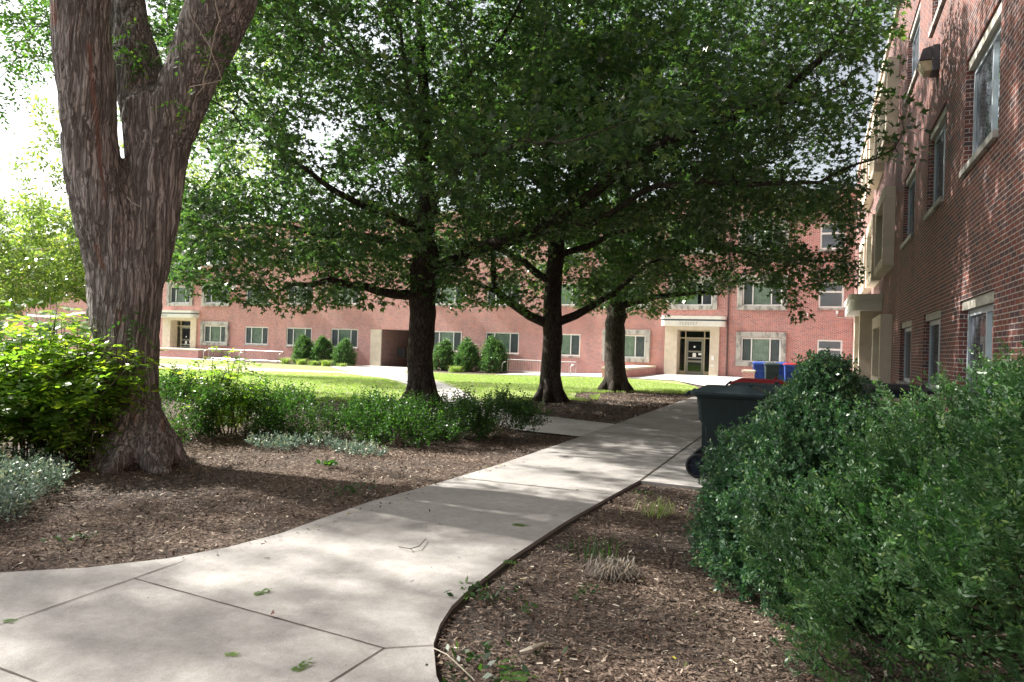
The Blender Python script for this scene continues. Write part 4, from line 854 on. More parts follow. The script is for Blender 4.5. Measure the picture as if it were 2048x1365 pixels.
hedge('boxwood_shrub', 'rounded cone of dense green boxwood between the dark wheeled bin and the nearest hedge', (.07, 5.3, 0), .8, 1.12, 1.46, cone1, 14500, .09, 12, .027, M['leafyew'], 21, flat=False, lump=.13, w=.6, inner=.3)
hedge('yew_shrub', 'big feathery yew hedge filling the right foreground against the brick wall', (1.24, 4.1, 0), 1.3, 1.3, 1.54, cone2, 19500, .105, 14, .027, M['leafbox'], 31, lump=.19, w=.42, inner=.25)
# clipped cones along the far facade
cone = [(0, .82), (.12, .98), (.35, 1.), (.6, .84), (.8, .56), (.93, .3), (1, .06)]
cn = [(608, 731, 42.0, 'leftmost clipped cone shrub of the trio left of the dark passage'), (646, 732, 42.3, 'middle clipped cone shrub of the trio left of the dark passage'), (688, 735, 42.0, 'clipped cone shrub nearest the dark passage, on its left'),
      (886, 743.5, 42.0, 'clipped cone shrub just right of the first oak trunk'), (933, 746, 42.0, 'middle clipped cone shrub between the first two oak trunks'), (987, 748, 42.0, 'clipped cone shrub beside the right-hand bike rack')]
cps = []
first = None
for i, (x, y, Y, lab) in enumerate(cn):
    d = ray(x, y); t = Y/d[1]; c = EYE+d*t; c[2] = float(gz(c[0], c[1]))
    if first is None: first = hedge('cone_shrub', lab, tuple(c), .86, .8, 2.1, cone, 2600, .2, 8, .07, M['leafcone'], 40, group='clipped cone shrubs along the far wall', flat=False, lump=.1, w=.6)
    else:
        o = first.copy(); col.objects.link(o); o.location = c; o['label'] = lab; s_ = [1, 1.02, .98, .96, 1.05, 1.06][i]; o.scale = (s_, s_, s_*[1, .95, .93, 1.02, 1., 1.04][i]); o.rotation_euler.z = i*1.3
        for ch in list(first.children): q = ch.copy(); col.objects.link(q); q.parent = o
# leafy saplings with compound leaves around the big trunk
def sapling(label, c, spread, h, n, ll, seed, tips=None, group='leafy saplings round the big trunk'):
    root = empty('leafy_shrub', tuple(c)); tag(root, label, 'shrub', group); c = np.array(c, float)
    T = []
    for i in range(n):
        a = rng.random()*2*math.pi; q = rng.random()**.5; hh = h*(1.05-.45*q*q)*(.72+.35*rng.random()); T.append(c+np.array([math.cos(a)*q*spread[0], math.sin(a)*q*spread[1], hh]))
    if tips: T += [np.array(t) for t in tips]
    b = MB(); P = []; D = []
    for tp in T:
        c0 = c+np.array([*(rng.normal(size=2)*.18), 0]); mid = c0*.45+tp*.55+np.array([*(rng.normal(size=2)*.05), .1]); b.tube([tuple(c0), tuple(mid), tuple(tp)], [.011, .008, .003], 4)
        nl = int(11+7*rng.random())
        for k in range(nl):
            t = .18+.85*k/nl; p = c0*(1-t)**2+2*mid*t*(1-t)+tp*t*t; a = k*2.4+rng.random(); P.append(p); D.append([math.cos(a), math.sin(a), .25])
    b.build('stems', M['barksmall'], root, smooth=True)
    P = np.array(P); D = np.array(D)+rng.normal(size=(len(P), 3))*.2
    V, F, rn = compound(P, D, .3+.14*rng.random(len(P)), 13, ll*.26, ll, .45); npmesh('foliage', V, F, M['leafshrub'], root, rnd=rn); return root
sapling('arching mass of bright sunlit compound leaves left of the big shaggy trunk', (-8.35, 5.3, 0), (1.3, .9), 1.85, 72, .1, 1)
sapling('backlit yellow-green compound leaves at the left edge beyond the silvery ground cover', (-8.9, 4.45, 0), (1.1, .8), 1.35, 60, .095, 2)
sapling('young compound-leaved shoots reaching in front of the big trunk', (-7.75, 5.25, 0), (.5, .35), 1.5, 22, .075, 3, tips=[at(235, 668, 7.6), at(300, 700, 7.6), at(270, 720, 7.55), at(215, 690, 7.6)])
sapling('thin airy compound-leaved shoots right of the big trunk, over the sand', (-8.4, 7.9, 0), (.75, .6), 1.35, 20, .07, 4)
# loose bushes in a row behind the bed
bs = [((-8.6, 7.35, 0), .85, .6, .74, 'dark loose bush touching the right side of the big trunk'), ((-8.5, 8.6, 0), .8, .65, .58, 'loose bush with a pale wispy top behind the silvery ground cover'), ((-7.35, 8.45, 0), .8, .6, .5, 'sunlit-topped loose bush in the middle of the row left of the first oak'),
      ((-6.6, 9.3, 0), .75, .6, .46, 'ragged bush with tall sprigs standing against the bright lawn'), ((-5.75, 8.9, 0), .85, .55, .42, 'low dark spreading bush below the first oak trunk'), ((-5.25, 9.9, 0), .8, .55, .5, 'shaded bush hiding the foot of the first oak trunk'), ((-4.75, 10.5, 0), .55, .5, .52, 'last bush of the row, its sprigs nearest the walk')]
for i, (c, rx, ry, h, lab) in enumerate(bs):
    root = empty('loose_bush', c); tag(root, lab, 'bush', 'loose bushes in a row behind the mulch bed')
    P, O = blob(1350, c, rx, ry, h, dome, .5, 60+i, (.4, 1.1)); k = vnoise(P, 3.4, 70+i) > .42; P = P[k]; O = O[k]
    ex = blob(140, c, rx*.8, ry*.8, h, dome, .3, 60+i, (.9, 1.1)); ex = ex[0][ex[0][:, 2] > h*.6]; exP = np.concatenate([ex+np.array([0, 0, s]) for s in (0, .05, .1, .15)]); P = np.vstack([P, exP]); O = np.vstack([O, np.tile([0, 0, 1.], (len(exP), 1))])
    D = unit(O*.8+np.array([0, 0, .7])+rng.normal(size=P.shape)*.5)
    V, F, rn = sprigs(P, D, .17*(.6+.8*rng.random(len(P))), 9, .038, .55, False); V[:, 2] = np.maximum(V[:, 2], .01); npmesh('foliage', V, F, M['leafbush'], root, rnd=rn)
    stems_mesh(root, c, blob(40, c, rx*.85, ry*.85, h*.9, dome, .3, 60+i, (.5, 1.))[0], .007, M['barkpale'])
# variegated ground cover
def scatter_poly(poly, n):
    xs = np.array([p[0] for p in poly]); ys = np.array([p[1] for p in poly]); P = np.stack([rng.uniform(xs.min(), xs.max(), n), rng.uniform(ys.min(), ys.max(), n)], 1); ins = np.zeros(n, bool); j = len(poly)-1
    for i in range(len(poly)):
        c = ((ys[i] > P[:, 1]) != (ys[j] > P[:, 1])) & (P[:, 0] < (xs[j]-xs[i])*(P[:, 1]-ys[i])/(ys[j]-ys[i]+1e-12)+xs[i]); ins ^= c; j = i
    return P[ins]
def cover(poly, n, h, label):
    Q = scatter_poly(poly, n); x = np.stack([Q[:, 0], Q[:, 1], np.zeros(len(Q))], 1); k = vnoise(x, 1.6, 88) > .34; x = x[k]; hh = h*(.25+.9*vnoise(x, 2.2, 89)); x[:, 2] = rng.random(len(x))*hh
    D = unit(rdir(len(x))*np.array([1, 1, .4])+np.array([0, 0, .55])); V, F, rn = sprigs(x, D, .12*(.6+.8*rng.random(len(x))), 8, .034, .6, False); V[:, 2] = np.maximum(V[:, 2], .005)
    o = npmesh('ground_cover', V, F, M['leafvar'], rnd=rn); tag(o, label, 'ground cover', kind='stuff')
cover([(-5.3, 2.9), (-5.75, 3.3), (-6.15, 3.75), (-6.5, 4.25), (-7.2, 4.75), (-8.2, 4.7), (-9, 3.6), (-8, 2.6)], 5200, .3, 'silvery variegated ground cover spilling over the mulch at the lower left')
cover([(-7.2, 7.1), (-6.5, 7.2), (-5.6, 7.35), (-5.2, 7.7), (-5.6, 8.0), (-6.6, 7.9), (-7.3, 7.6)], 650, .13, 'patch of silvery variegated leaves on the mulch in front of the bushes')
# mulch chips
def chips(poly, n, size, name, label, m, zf, lift=.01, flatness=.25):
    Q = scatter_poly(poly, n); k = len(Q); P = np.stack([Q[:, 0], Q[:, 1], zf(Q[:, 0], Q[:, 1])+rng.random(k)*lift], 1); D = unit(rdir(k)*np.array([1, 1, flatness])); B = unit(np.cross(D, unit(rdir(k)*.45+np.array([0, 0, 1.])))); L = size*(.35+rng.random(k)**2*1.2); W = L*(.15+.3*rng.random(k))
    V = np.stack([P-D*L[:, None]/2-B*W[:, None]*.35, P+D*L[:, None]/2-B*W[:, None]*.5, P+D*L[:, None]*.4+B*W[:, None]*.5, P-D*L[:, None]*.45+B*W[:, None]*.4], 1).reshape(-1, 3)
    o = npmesh(name, V, np.arange(len(V)).reshape(-1, 4), m, rnd=np.clip(rng.normal(.45, .27, k), 0, 1)); tag(o, label, 'mulch' if 'mulch' in name else 'litter', kind='stuff')
zg = lambda x, y: gz(x, y)-.006
leftbed = [(-3.62, 9.9), (-3.66, 7.9), (-3.74, 6.4), (-3.84, 5.38), (-3.8, 4.15), (-4.0, 3.35), (-4.65, 2.66), (-6, 2.0), (-9, 4), (-9, 8), (-5, 11.2), (-3.64, 11.1)]
chips(leftbed, 100000, .031, 'mulch_chips', 'loose brown wood chips covering the left planting bed', M['chip'], zg, .022)
chips([(-1.72, 3.02), (-1.81, 3.24), (-1.87, 3.73), (-1.91, 4.41), (-1.9, 5.65), (-1.84, 6.8), (-1.77, 7.82), (2, 7.82), (2, 2), (-.9, 2), (-1.5, 2.74)], 85000, .027, 'mulch_chips', 'loose brown wood chips and soil in the right planting bed', M['chip'], zg, .018)
chips([(-3.66, 13.7), (-6, 14.4), (-8.2, 16.8), (-7, 19), (-7.6, 23), (-6.2, 25.2), (-3.66, 26.5)], 26000, .06, 'mulch_chips', 'loose wood chips under the two farther oaks beside the walk', M['chip'], zg, .02)
zw = lambda x, y: np.full(len(x), .0345)
chips([(-3.7, 2.8), (-3.75, 5.4), (-3.6, 9.9), (-3.55, 14), (-1.9, 14), (-1.86, 7), (-1.98, 5), (-1.95, 3.9), (-1.85, 3.1), (-1.5, 2.4), (-4, 1.5)], 150, .03, 'leaf_litter', 'crumbs of bark and leaf scattered over the walk', M['litter'], zw, .006, .1)
chips([(-3.9, 3.35), (-3.7, 4.3), (-3.7, 7.9), (-3.5, 7.9), (-3.55, 4.3), (-3.75, 3.35)], 420, .03, 'leaf_litter', 'mulch crumbs spilled on the left edge of the walk', M['litter'], zw, .006, .1)
chips([(-1.8, 3.3), (-1.95, 4.5), (-1.93, 5.8), (-1.85, 7.8), (1.5, 7.8), (1.5, 2), (-1, 2.2)], 900, .035, 'leaf_litter', 'small yellow and tan fallen leaves on the right bed', M['litter'], lambda x, y: np.full(len(x), .016), .008, .2)
# grass blades
def blades(P, h, spread, per, m, name, root=None, lab=None, arch=.5, wd=.004, zc=.6):
    n = len(P); idx = np.repeat(np.arange(n), per); Q = P[idx]+rng.normal(size=(len(idx), 3))*np.array([spread*.18, spread*.18, 0]); a = rng.random(len(idx))*2*math.pi; out = np.stack([np.cos(a), np.sin(a), np.zeros(len(a))], 1); B = np.stack([-np.sin(a), np.cos(a), np.zeros(len(a))], 1)*wd
    hh = (h*(.5+.7*rng.random(len(idx))))[:, None]; t1 = Q+out*hh*arch*.35+np.array([0, 0, 1.])*hh*.62; t2 = Q+out*hh*arch*1.1+np.array([0, 0, 1.])*hh*zc*1.4
    V = np.concatenate([np.stack([Q-B, Q+B, t1+B*.8, t1-B*.8], 1), np.stack([t1-B*.8, t1+B*.8, t2+B*.1, t2-B*.1], 1)]).reshape(-1, 3)
    return npmesh(name, V, np.arange(len(V)).reshape(-1, 4), m, root, rnd=np.clip(rng.normal(.5, .25, len(V)//4), 0, 1))
Q = scatter_poly([(-8.3, 16.8), (-6.6, 19), (-7.8, 23), (-6.2, 25.2), (-4.4, 25.5), (-3.9, 27), (-4.6, 30), (-9, 35), (-18, 38), (-23.5, 37.4), (-19.2, 32), (-15.7, 27.2), (-12.3, 22.6), (-10, 19.4)], 30000)
tag(blades(np.stack([Q[:, 0], Q[:, 1], gz(Q[:, 0], Q[:, 1])+.01], 1), .07, .1, 4, M['blade'], 'lawn_grass', wd=.006), 'short mown grass between the side path and the terrace', 'grass', kind='stuff')
Q = scatter_poly([(-10.6, 14), (-20, 13), (-28, 14), (-30, 20), (-24, 31), (-18.3, 26.6), (-14.7, 22.4), (-12.3, 19.4), (-10.2, 16.8)], 26000)
tag(blades(np.stack([Q[:, 0], Q[:, 1], gz(Q[:, 0], Q[:, 1])+.01], 1), .07, .1, 4, M['blade'], 'lawn_grass', wd=.007), 'sunlit mown grass between the bushes and the sand court', 'grass', kind='stuff')
def tuft(name, lab, p, h, per, m, arch, cat='grass tuft', grp=None, spread=.3, wd=.004, zc=.6):
    o = blades(np.array([p]), h, spread, per, m, name, None, None, arch, wd, zc); tag(o, lab, cat, grp); return o
p = onz(1228, 1150); tuft('dry_grass_tuft', 'grey dried grass tuft on the mulch right of the walk', p, .14, 420, M['dryblade'], 1.0, zc=.18, spread=.35, wd=.0035)
p = onz(1195, 1120); tuft('grass_tuft', 'sparse green blades behind the grey dried tuft', p, .2, 34, M['leafbush'], .5, spread=.5)
p = onz(1318, 1030); tuft('grass_tuft', 'green grass clump on the mulch near the bin pad', p, .16, 80, M['blade'], .7, spread=.5)
for x, y, Y, lab, s_ in ((571, 724, 40.6, 'small round ornamental grass left of the cone shrub trio', .55), (603, 733, 40.4, 'pale ornamental grass in front of the leftmost cone shrub', .5), (628, 734, 40.3, 'short ornamental grass between two cone shrubs', .4), (652, 734, 40.3, 'ornamental grass in front of the middle cone shrub', .5), (683, 736, 40.2, 'low tan ornamental grass at the foot of the cone shrub by the passage', .3), (909, 746, 40.4, 'orange-tinged ornamental grass between cone shrubs right of the first oak', .5)):
    d = ray(x, y); c = EYE+d*(Y/d[1]); c[2] = float(gz(c[0], c[1])); tuft('ornamental_grass', lab, c, s_, 260, M['blade'], .9, 'ornamental grass', 'ornamental grasses by the cone shrubs', .9, .012)
for poly, lab in (([(-7.4, 15.9), (-5.6, 18.6), (-6.6, 23), (-5.4, 24.2), (-3.7, 24.6), (-3.7, 27.2), (-5, 27), (-7.4, 25.6), (-8.6, 22), (-7.6, 19.4), (-8.2, 16.8)], 'ragged grass thinning out over the mulch under the oaks'), ([(-12, 12.4), (-9.4, 14), (-9.4, 15.8), (-12, 15), (-30, 13.8), (-30, 11.2)], 'ragged grass along the back of the bushes')):
    Q = scatter_poly(poly, 9000); x = np.stack([Q[:, 0], Q[:, 1], gz(Q[:, 0], Q[:, 1])+.01], 1); x = x[vnoise(x, .9, 77)*.7+vnoise(x, 3, 78)*.3 > .5]; tag(blades(x, .08, .1, 5, M['blade'], 'lawn_grass', wd=.006), lab, 'grass', kind='stuff')
# low weeds in the beds
def weed(lab, p, r_, n, size, m='leafbush', name='weed'):
    P = np.array(p)+rng.normal(size=(n, 3))*np.array([r_, r_, .012]); P[:, 2] = np.abs(P[:, 2]-.0)+.012; D = unit(rdir(n)*np.array([1, 1, .2])+np.array([0, 0, .35])); V, F, rn = leaves(P, D, size*(.6+.8*rng.random(n)), 'simple', .5); o = npmesh(name, V, F, M[m], rnd=rn); tag(o, lab, 'weed', 'weeds in the planting beds'); return o
for lab, x, y, r_, n, s_ in (('low green weeds hugging the curved edge of the walk', 965, 1195, .09, 60, .05), ('pale weed patch on the mulch just left of the walk', 700, 985, .13, 70, .05), ('broad-leaved weed at the edge of the silvery patch', 655, 935, .06, 14, .11), ('small weed left of the oval light patch on the right bed', 1175, 1190, .05, 24, .04), ('tiny weed below the broken stick on the right bed', 1055, 1225, .05, 20, .035), ('sprawling weed at the bottom edge of the right bed', 960, 1345, .12, 60, .05), ('faint weed patch near the left ground cover', 150, 1083, .07, 24, .045), ('green weed on the bed near the bin pad corner', 1290, 990, .06, 26, .035), ('weed at the base of the boxwood', 1415, 1060, .06, 26, .04), ('weed by the bent edge of the walk opposite the tuft', 1125, 1100, .04, 18, .035)):
    weed(lab, onz(x, y), r_, n, s_)
# fallen compound leaves and sticks
def fallen(lab, x, y, rz, L=.14, z=.036, m='leafshrub'):
    p = onz(x, y, z); a = rz; V, F, rn = compound(np.array([p]*1), np.array([[math.cos(a), math.sin(a), .04]]), np.array([L*.85]), 15, L*.07, L*.27, -.12); V[:, 2] = np.clip(V[:, 2], z, z+.02); V[:, 2] = z+(V[:, 2]-z)*.6
    o = npmesh('fallen_leaf', V, F, M[m], rnd=rn); tag(o, lab, 'leaf', 'fallen compound leaves')
for a in (('green fallen leaf in the middle of the near walk', 500, 1190, 1.1, .13), ('fallen leaf at the bottom edge of the walk', 580, 1345, 1.5, .13), ('small fallen leaf beside the cross joint, low on the walk', 445, 1308, .4, .08), ('fallen leaf lying along the walk beyond the shadow band', 1020, 1048, .05, .16), ('fallen leaf hanging over the walk edge beside the bright strip', 1000, 1122, .1, .15), ('tiny green fallen leaf at the left frame edge', 2, 1240, .3, .09)): fallen(*a)
for a in (('fallen leaf near the stick on the right bed', 1050, 1300, .9, .12, .022), ('fallen leaf trailing near the bottom of the right bed', 985, 1350, .3, .2, .022)): fallen(*a)
b = MB(); b.tube([tuple(onz(797, 1094, .045)), tuple(onz(820, 1098, .05)), tuple(onz(838, 1093, .055)), tuple(onz(852, 1078, .05))], .0035, 5); b.tube([tuple(onz(820, 1098, .05)), tuple(onz(828, 1104, .04))], .003, 5); tag(b.build('stick', M['barksmall']), 'forked dark twig lying in the shadow on the walk', 'stick')
b = MB(); b.tube([tuple(onz(1040, 1306, .03)), tuple(onz(1062, 1300, .045)), tuple(onz(1088, 1288, .03))], [.012, .018, .01], 7); tag(b.build('stick', M['barkpale']), 'short pale broken stick on the right bed', 'stick')
b = MB(); b.tube([tuple(onz(868, 1297, .03)), tuple(onz(895, 1310, .06)), tuple(onz(925, 1338, .04)), tuple(onz(950, 1362, .03))], .003, 5); tag(b.build('stick', M['barkpale']), 'thin pale stem arching off the walk corner', 'stick')
b = MB(); b.tube([tuple(onz(1050, 1165, .0)), tuple(onz(1050, 1163, .07))], [.012, .008], 6); tag(b.build('stick', M['barkpale']), 'small upright stub poking out of the right bed', 'stick')
b = MB(); P_ = onz(546, 1232, .04); b.add([tuple(P_+np.array(q)) for q in ((-.02, 0, 0), (0, .012, .012), (.028, 0, .02), (0, -.012, .004), (-.01, .01, .03))], [(0, 1, 2, 3), (0, 1, 4)]); tag(b.build('fallen_leaf', M['cardboard']), 'curled orange-brown leaf on the near walk joint', 'leaf')

# ------------------------------------------------------------------ wheeled bins
def loft(rings, close=True):
    V = []; F = []; n = len(rings[0])
    for r_ in rings: V += r_
    for i in range(len(rings)-1):
        for k in range(n): k2 = (k+1) % n; F.append((i*n+k, i*n+k2, (i+1)*n+k2, (i+1)*n+k))
    if close: F.append(tuple(range(n))[::-1]); F.append(tuple((len(rings)-1)*n+k for k in range(n)))
    return V, F
def rrect(x0, x1, y0, y1, z, r_=.05, k=4, dz=0.):
    o = []
    for cx, cy_, a0 in ((x1-r_, y1-r_, 0), (x0+r_, y1-r_, 90), (x0+r_, y0+r_, 180), (x1-r_, y0+r_, 270)):
        for j in range(k+1): a = R(a0+90*j/k); x = cx+r_*math.cos(a); o.append((x, cy_+r_*math.sin(a), z+dz*(x-x0)/(x1-x0)))
    return o
def wheelie(label, loc, rz, body, lid, wheels=True, s=1., lidopen=0., group='wheeled bins parked on the pad'):
    """x = handle side negative; local coordinates"""
    root = empty('wheeled_bin', loc, rz); tag(root, label, 'bin', group)
    W = .30; rings = [rrect(-.33, .25, -.25, .25, .07), rrect(-.335, .26, -.255, .255, .2), rrect(-.345, .30, -.275, .275, .62), rrect(-.40, .31, -.28, .28, .70), rrect(-.43, .335, -.3, .3, .97), rrect(-.455, .36, -.325, .325, .975, dz=.0), rrect(-.455, .36, -.325, .325, 1.01)]
    V, F = loft(rings); m = MB(local=True); m.add(V, F); bo = m.build('body', body, root, bevel=.006, smooth=False)
    m = MB(local=True); m.box((-.36, .18, .2), (-.31, .262, .66)); m.build('wheel_housing', body, bo); m = MB(local=True); m.box((-.36, -.262, .2), (-.31, -.18, .66)); m.build('wheel_housing', body, bo)
    V, F = loft([rrect(-.50, .38, -.345, .345, 1.0, .06, dz=-.0), rrect(-.50, .385, -.345, .345, 1.035, .06), rrect(-.44, .34, -.31, .31, 1.06, .06), rrect(-.36, .26, -.25, .25, 1.10, .06), rrect(-.3, .2, -.2, .2, 1.105, .05)])
    m = MB(local=True); m.add(V, F); ld = m.build('lid', lid, root, bevel=.006)
    if lidopen: ld.location = (0, 0, 0)
    m = MB(local=True); m.tube([(-.42, -.27, 1.0), (-.52, -.27, 1.03), (-.56, -.24, .99), (-.56, .24, .99), (-.52, .27, 1.03), (-.42, .27, 1.0)], .017, 8); m.build('handle', body, root, smooth=True)
    m = MB(local=True); m.box((.15, -.1, 1.1), (.19, -.08, 1.14)); m.box((.15, .08, 1.1), (.19, .1, 1.14)); m.box((.155, -.08, 1.125), (.18, .08, 1.138)); m.build('lid_grip', lid, ld)
    if wheels:
        for sy_ in (-1, 1):
            m = MB(local=True); r_ = .145; y0 = sy_*.27; y1 = sy_*.335; n = 28; V = []; F = []
            prof = [(.10, y0), (.145, y0), (.15, (y0+y1)/2), (.145, y1), (.115, y1), (.11, y1-sy_*.02)]
            for k in range(n):
                a = 2*math.pi*k/n
                for rr_, yy in prof: V.append((-.385+rr_*math.cos(a), yy, .15+rr_*math.sin(a)))
            q = len(prof)
            for k in range(n):
                for j in range(q): F.append((k*q+j, k*q+(j+1) % q, ((k+1) % n)*q+(j+1) % q, ((k+1) % n)*q+j))
            m.add(V, F); wh = m.build('wheel', M['pblack'], root, smooth=True)
            m = MB(local=True)
            ya, yb = sorted((y1-sy_*.03, y1-sy_*.012)); 
            for k in range(6):
                a = k*math.pi/3; d = np.array([math.cos(a), 0, math.sin(a)]); t = np.array([-math.sin(a), 0, math.cos(a)])*.014; c0 = np.array([-.385, 0, .15])
                pts = [c0+t, c0+d*.115+t, c0+d*.115-t, c0-t]; m.add([(p[0], ya, p[2]) for p in pts]+[(p[0], yb, p[2]) for p in pts], [(0, 1, 2, 3), (7, 6, 5, 4), (0, 4, 5, 1), (2, 6, 7, 3)])
            ol = [(-.385+.028*math.cos(a), .15+.028*math.sin(a)) for a in np.linspace(0, 2*math.pi, 14, False)]
            m.add([(x, ya-.008, z) for x, z in ol]+[(x, yb+.008, z) for x, z in ol], [tuple(range(14)), tuple(range(14, 28))[::-1]]+[(i, (i+1) % 14, 14+(i+1) % 14, 14+i) for i in range(14)])
            n2 = 24; ol = [(-.385+.112*math.cos(a), .15+.112*math.sin(a)) for a in np.linspace(0, 2*math.pi, n2, False)]; ym = (y0+y1)/2; m.add([(x, ym, z) for x, z in ol], [tuple(range(n2))]); m.build('hub', M['pnavy'], wh)
    return root
wheelie('nearest bin, dark green with black wheel, standing on the pad corner by the boxwood', (-.86, 8.72, .026), R(2), M['pgreen'], M['pgreen2'])
wheelie('navy bin under the drooping red lid, just behind the nearest dark green bin', (-.72, 11.6, .026), R(4), M['pnavy'], M['pred'])
wheelie('dark bin beside the red-lidded navy bin, its plain lid level with the near bin', (-.62, 9.9, .026), R(-3), M['pnavy'], M['pgreen2'])
wheelie('navy bin with raised flat lid in front of the brick wall windows', (1.12, 12.1, .026), R(186), M['pnavy'], M['pblack'], s=1.)
wheelie('dark green bin left of the navy bin in front of the limestone entry', (.7, 13.6, .026), R(4), M['pgreen'], M['pgreen2'])
tb = [(-2.35, 34.5, M['pblue'], M['pblue'], 'bright blue bin just right of the brick pier'), (-1.75, 33.2, M['pgreen'], M['pgreen2'], 'black-bodied green-lidded bin in front of the blue ones by the pier'), (-1.4, 35.6, M['pblue'], M['pblue'], 'blue bin behind the green-lidded bin'), (-.95, 34.0, M['pblue'], M['pred'], 'blue bin with a bright red lid in the far group'), (-.35, 35.2, M['pnavy'], M['pblue'], 'blue-lidded bin right of the red-lidded one in the far group'), (.35, 34.2, M['pnavy'], M['pred'], 'far bin with a dull red lid partly behind the boxwood tip'), (1.05, 33.6, M['pnavy'], M['pblue'], 'rightmost far bin with a pale blue lid near the brick wall corner')]
for x, y, bo, li, lab in tb: wheelie(lab, (x, y, .026), R(random.uniform(80, 100)), bo, li, wheels=True)
# open recycling tubs with flattened boxes
def tub(label, c, rz, m):
    root = empty('recycling_tub', c, rz); tag(root, label, 'tub', 'recycling tubs behind the hedge'); V, F = loft([rrect(-.26, .26, -.2, .2, .0), rrect(-.3, .3, -.23, .23, .38), rrect(-.33, .33, -.26, .26, .385), rrect(-.33, .33, -.26, .26, .42)]); q = MB(local=True); q.add(V, F); q.build('body', m, root, bevel=.006)
    return root
tub('blue recycling tub low behind the gap between the two hedges', (.95, 10.6, .026), R(12), M['pblue']); tub('blue recycling tub holding the flattened box, stacked on the lower one', (.93, 10.62, .448), R(16), M['pblue'])
b = MB(local=True); r_ = empty('cardboard_box', (.9, 10.6, .875), R(20)); tag(r_, 'weathered purplish cardboard lying across the blue tubs', 'box'); b.box((-.36, -.27, 0), (.32, .25, .06)); b.build('flattened_carton', M['cardboard'], r_, bevel=.01); b = MB(local=True); b.box((-.3, -.24, .064), (.36, .2, .1)); b.build('flattened_carton', M['cardboard'], r_, bevel=.01)

# ------------------------------------------------------------------ racks, planters, pier, net, wall lamp
def rack(label, x0, x1, Y):
    z0 = float(gz((x0+x1)/2, Y))+.025; root = empty('bike_rack', (x0, Y, z0)); tag(root, label, 'bike rack', 'steel bike racks before the far wall'); b = MB(local=True); L = x1-x0; r_ = .028; h = .86
    b.tube([(0, 0, .0), (0, 0, h), (L, 0, h), (L, 0, 0)], r_, 8); b.tube([(0, 0, .12), (L, 0, .12)], .02, 6); b.build('frame', M['steel'], root, smooth=False)
    n = int(L/.16); q = MB(local=True)
    for i in range(1, n): q.tube([(L*i/n, 0, .12), (L*i/n, 0, h)], .009, 5)
    o = q.build('bars', M['steel'], root); o['kind'] = 'stuff'
    for xe, s_ in ((-.28, 1), (L+.0-.28, 1)):
        q = MB(local=True); q.tube([(xe, -.25, 0), (xe, -.25, .5), (xe+.04, -.25, .6), (xe+.12, -.25, .67), (xe+.22, -.25, .69), (xe+.27, -.25, .69)], .028, 8); q.build('end_loop', M['steel'], root, smooth=True)
rack('left rack of the joined pair in front of the far framed window', -45.6, -41.7, 41.3); rack('right rack of the joined pair, its end by the ornamental grass', -41.5, -37.6, 41.2); rack('lone rack behind the middle oak trunk', -18.7, -13.9, 41.6)
def brickbox(name, label, x0, x1, y0, y1, z0, h, cap=.12, cat='planter', over=.03):
    root = empty(name, ((x0+x1)/2, (y0+y1)/2, z0)); tag(root, label, cat); b = MB(); b.box((x0, y0, z0-.3), (x1, y1, z0+h-cap)); b.build('brick_base', M['brickfar'], root); b = MB(); b.box((x0-over, y0-over, z0+h-cap+.002), (x1+over, y1+over, z0+h)); b.build('coping', M['concretecap'], root, bevel=.015)
brickbox('brick_planter', 'low brick planter with stone cap left of the right entry, partly behind the farthest oak', -10.7, -9.3, 36.6, 44.0, -.12, .62)
brickbox('brick_pier', 'short brick pier with stone cap beside the bright blue bin', -2.95, -2.45, 32.6, 33.2, .03, .72, .1, 'pier')
brickbox('brick_planter', 'low brick planter in front of the left entry steps', -52.5, -47.0, 41.5, 43.9, -.38, .75)
brickbox('brick_planter', 'low brick planter at the far left behind the net', -82, -74.2, 41, 43.6, -.4, .95)
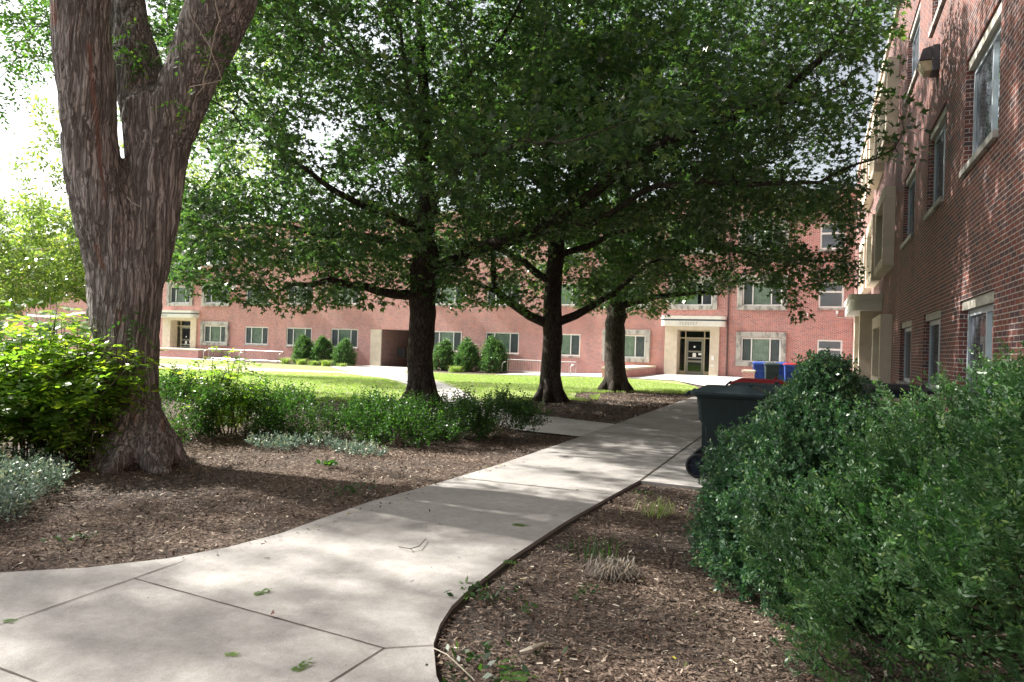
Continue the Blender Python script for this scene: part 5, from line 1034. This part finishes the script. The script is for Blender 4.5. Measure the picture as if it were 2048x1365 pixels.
# volleyball net
nA = at(172, 660, 22.); nB = nA+np.array([-6.0, 2.31, 0])*1.45; g0 = float(gz(nA[0], nA[1])); root = empty('volleyball_net', (nA[0], nA[1], g0)); tag(root, 'white volleyball net with top and bottom tapes on steel poles over the left lawn', 'net')
zt = 2.19; zb_ = 1.14
for z_, w_, nm in ((zt, .07, 'top_tape'), (zb_, .05, 'bottom_tape')):
    b = MB(); n_ = 12; pr = []
    for i in range(n_+1): t = i/n_; p = nA+(nB-nA)*t; pr.append((p[0], p[1], z_-.1*math.sin(math.pi*t)))
    V = []
    for p in pr: V += [(p[0], p[1]-.006, p[2]-w_/2), (p[0], p[1]-.006, p[2]+w_/2), (p[0], p[1]+.006, p[2]+w_/2), (p[0], p[1]+.006, p[2]-w_/2)]
    F = []
    for i in range(n_):
        for k in range(4): F.append((4*i+k, 4*i+(k+1) % 4, 4*i+4+(k+1) % 4, 4*i+4+k))
    F += [(0, 1, 2, 3), (4*n_, 4*n_+1, 4*n_+2, 4*n_+3)]; b.add(V, F); b.build(nm, M['net'], root)
b = MB()
for i in range(1, 90): t = i/90; p = nA+(nB-nA)*t; s_ = .1*math.sin(math.pi*t); b.tube([(p[0], p[1], zb_-s_), (p[0], p[1], zt-s_)], .0018, 3, cap=False)
for k in range(1, 9):
    z_ = zb_+(zt-zb_)*k/9; b.tube([(*(nA+(nB-nA)*t)[:2], z_-.1*math.sin(math.pi*t)) for t in np.linspace(0, 1, 10)], .0018, 3, cap=False)
o = b.build('netting', M['blackbox'], root)
for P_ in (nA+np.array([.12, -.05, 0]), nB-np.array([.12, -.05, 0])): b = MB(); b.tube([(P_[0], P_[1], g0), (P_[0], P_[1], 2.3)], .04, 10); b.build('pole', M['steel'], root)
# wall lamp on the right building
root = empty('wall_light', (XR, 15.05, 7.4)); tag(root, 'bronze box wall light with yellowed lens high on the right brick wall', 'light')
FW = RR; y0, y1 = 14.9, 15.3; b = MB(FW); b.box((y0, 6.980, 0.0), (y1, 7.476, .12)); b.build('back_box', M['lampmetal'], root, bevel=.01)
b = MB(FW); b.add([(y0+.01, 7.204, .12), (y1-.01, 7.204, .12), (y1-.01, 7.460, .12), (y0+.01, 7.460, .12), (y0+.01, 7.204, .34), (y1-.01, 7.204, .34), (y1-.01, 7.420, .28), (y0+.01, 7.420, .28)], [(0, 3, 2, 1), (4, 5, 6, 7), (0, 1, 5, 4), (1, 2, 6, 5), (2, 3, 7, 6), (3, 0, 4, 7)]); b.build('hood', M['lampmetal'], root, bevel=.008)
b = MB(FW); b.add([(y0+.03, 6.996, .12), (y1-.03, 6.996, .12), (y1-.03, 7.200, .12), (y0+.03, 7.200, .12), (y0+.03, 6.996, .24), (y1-.03, 6.996, .24), (y1-.03, 7.200, .33), (y0+.03, 7.200, .33)], [(0, 3, 2, 1), (4, 5, 6, 7), (0, 1, 5, 4), (1, 2, 6, 5), (2, 3, 7, 6), (3, 0, 4, 7)]); b.build('lens', M['lens'], root, bevel=.006)
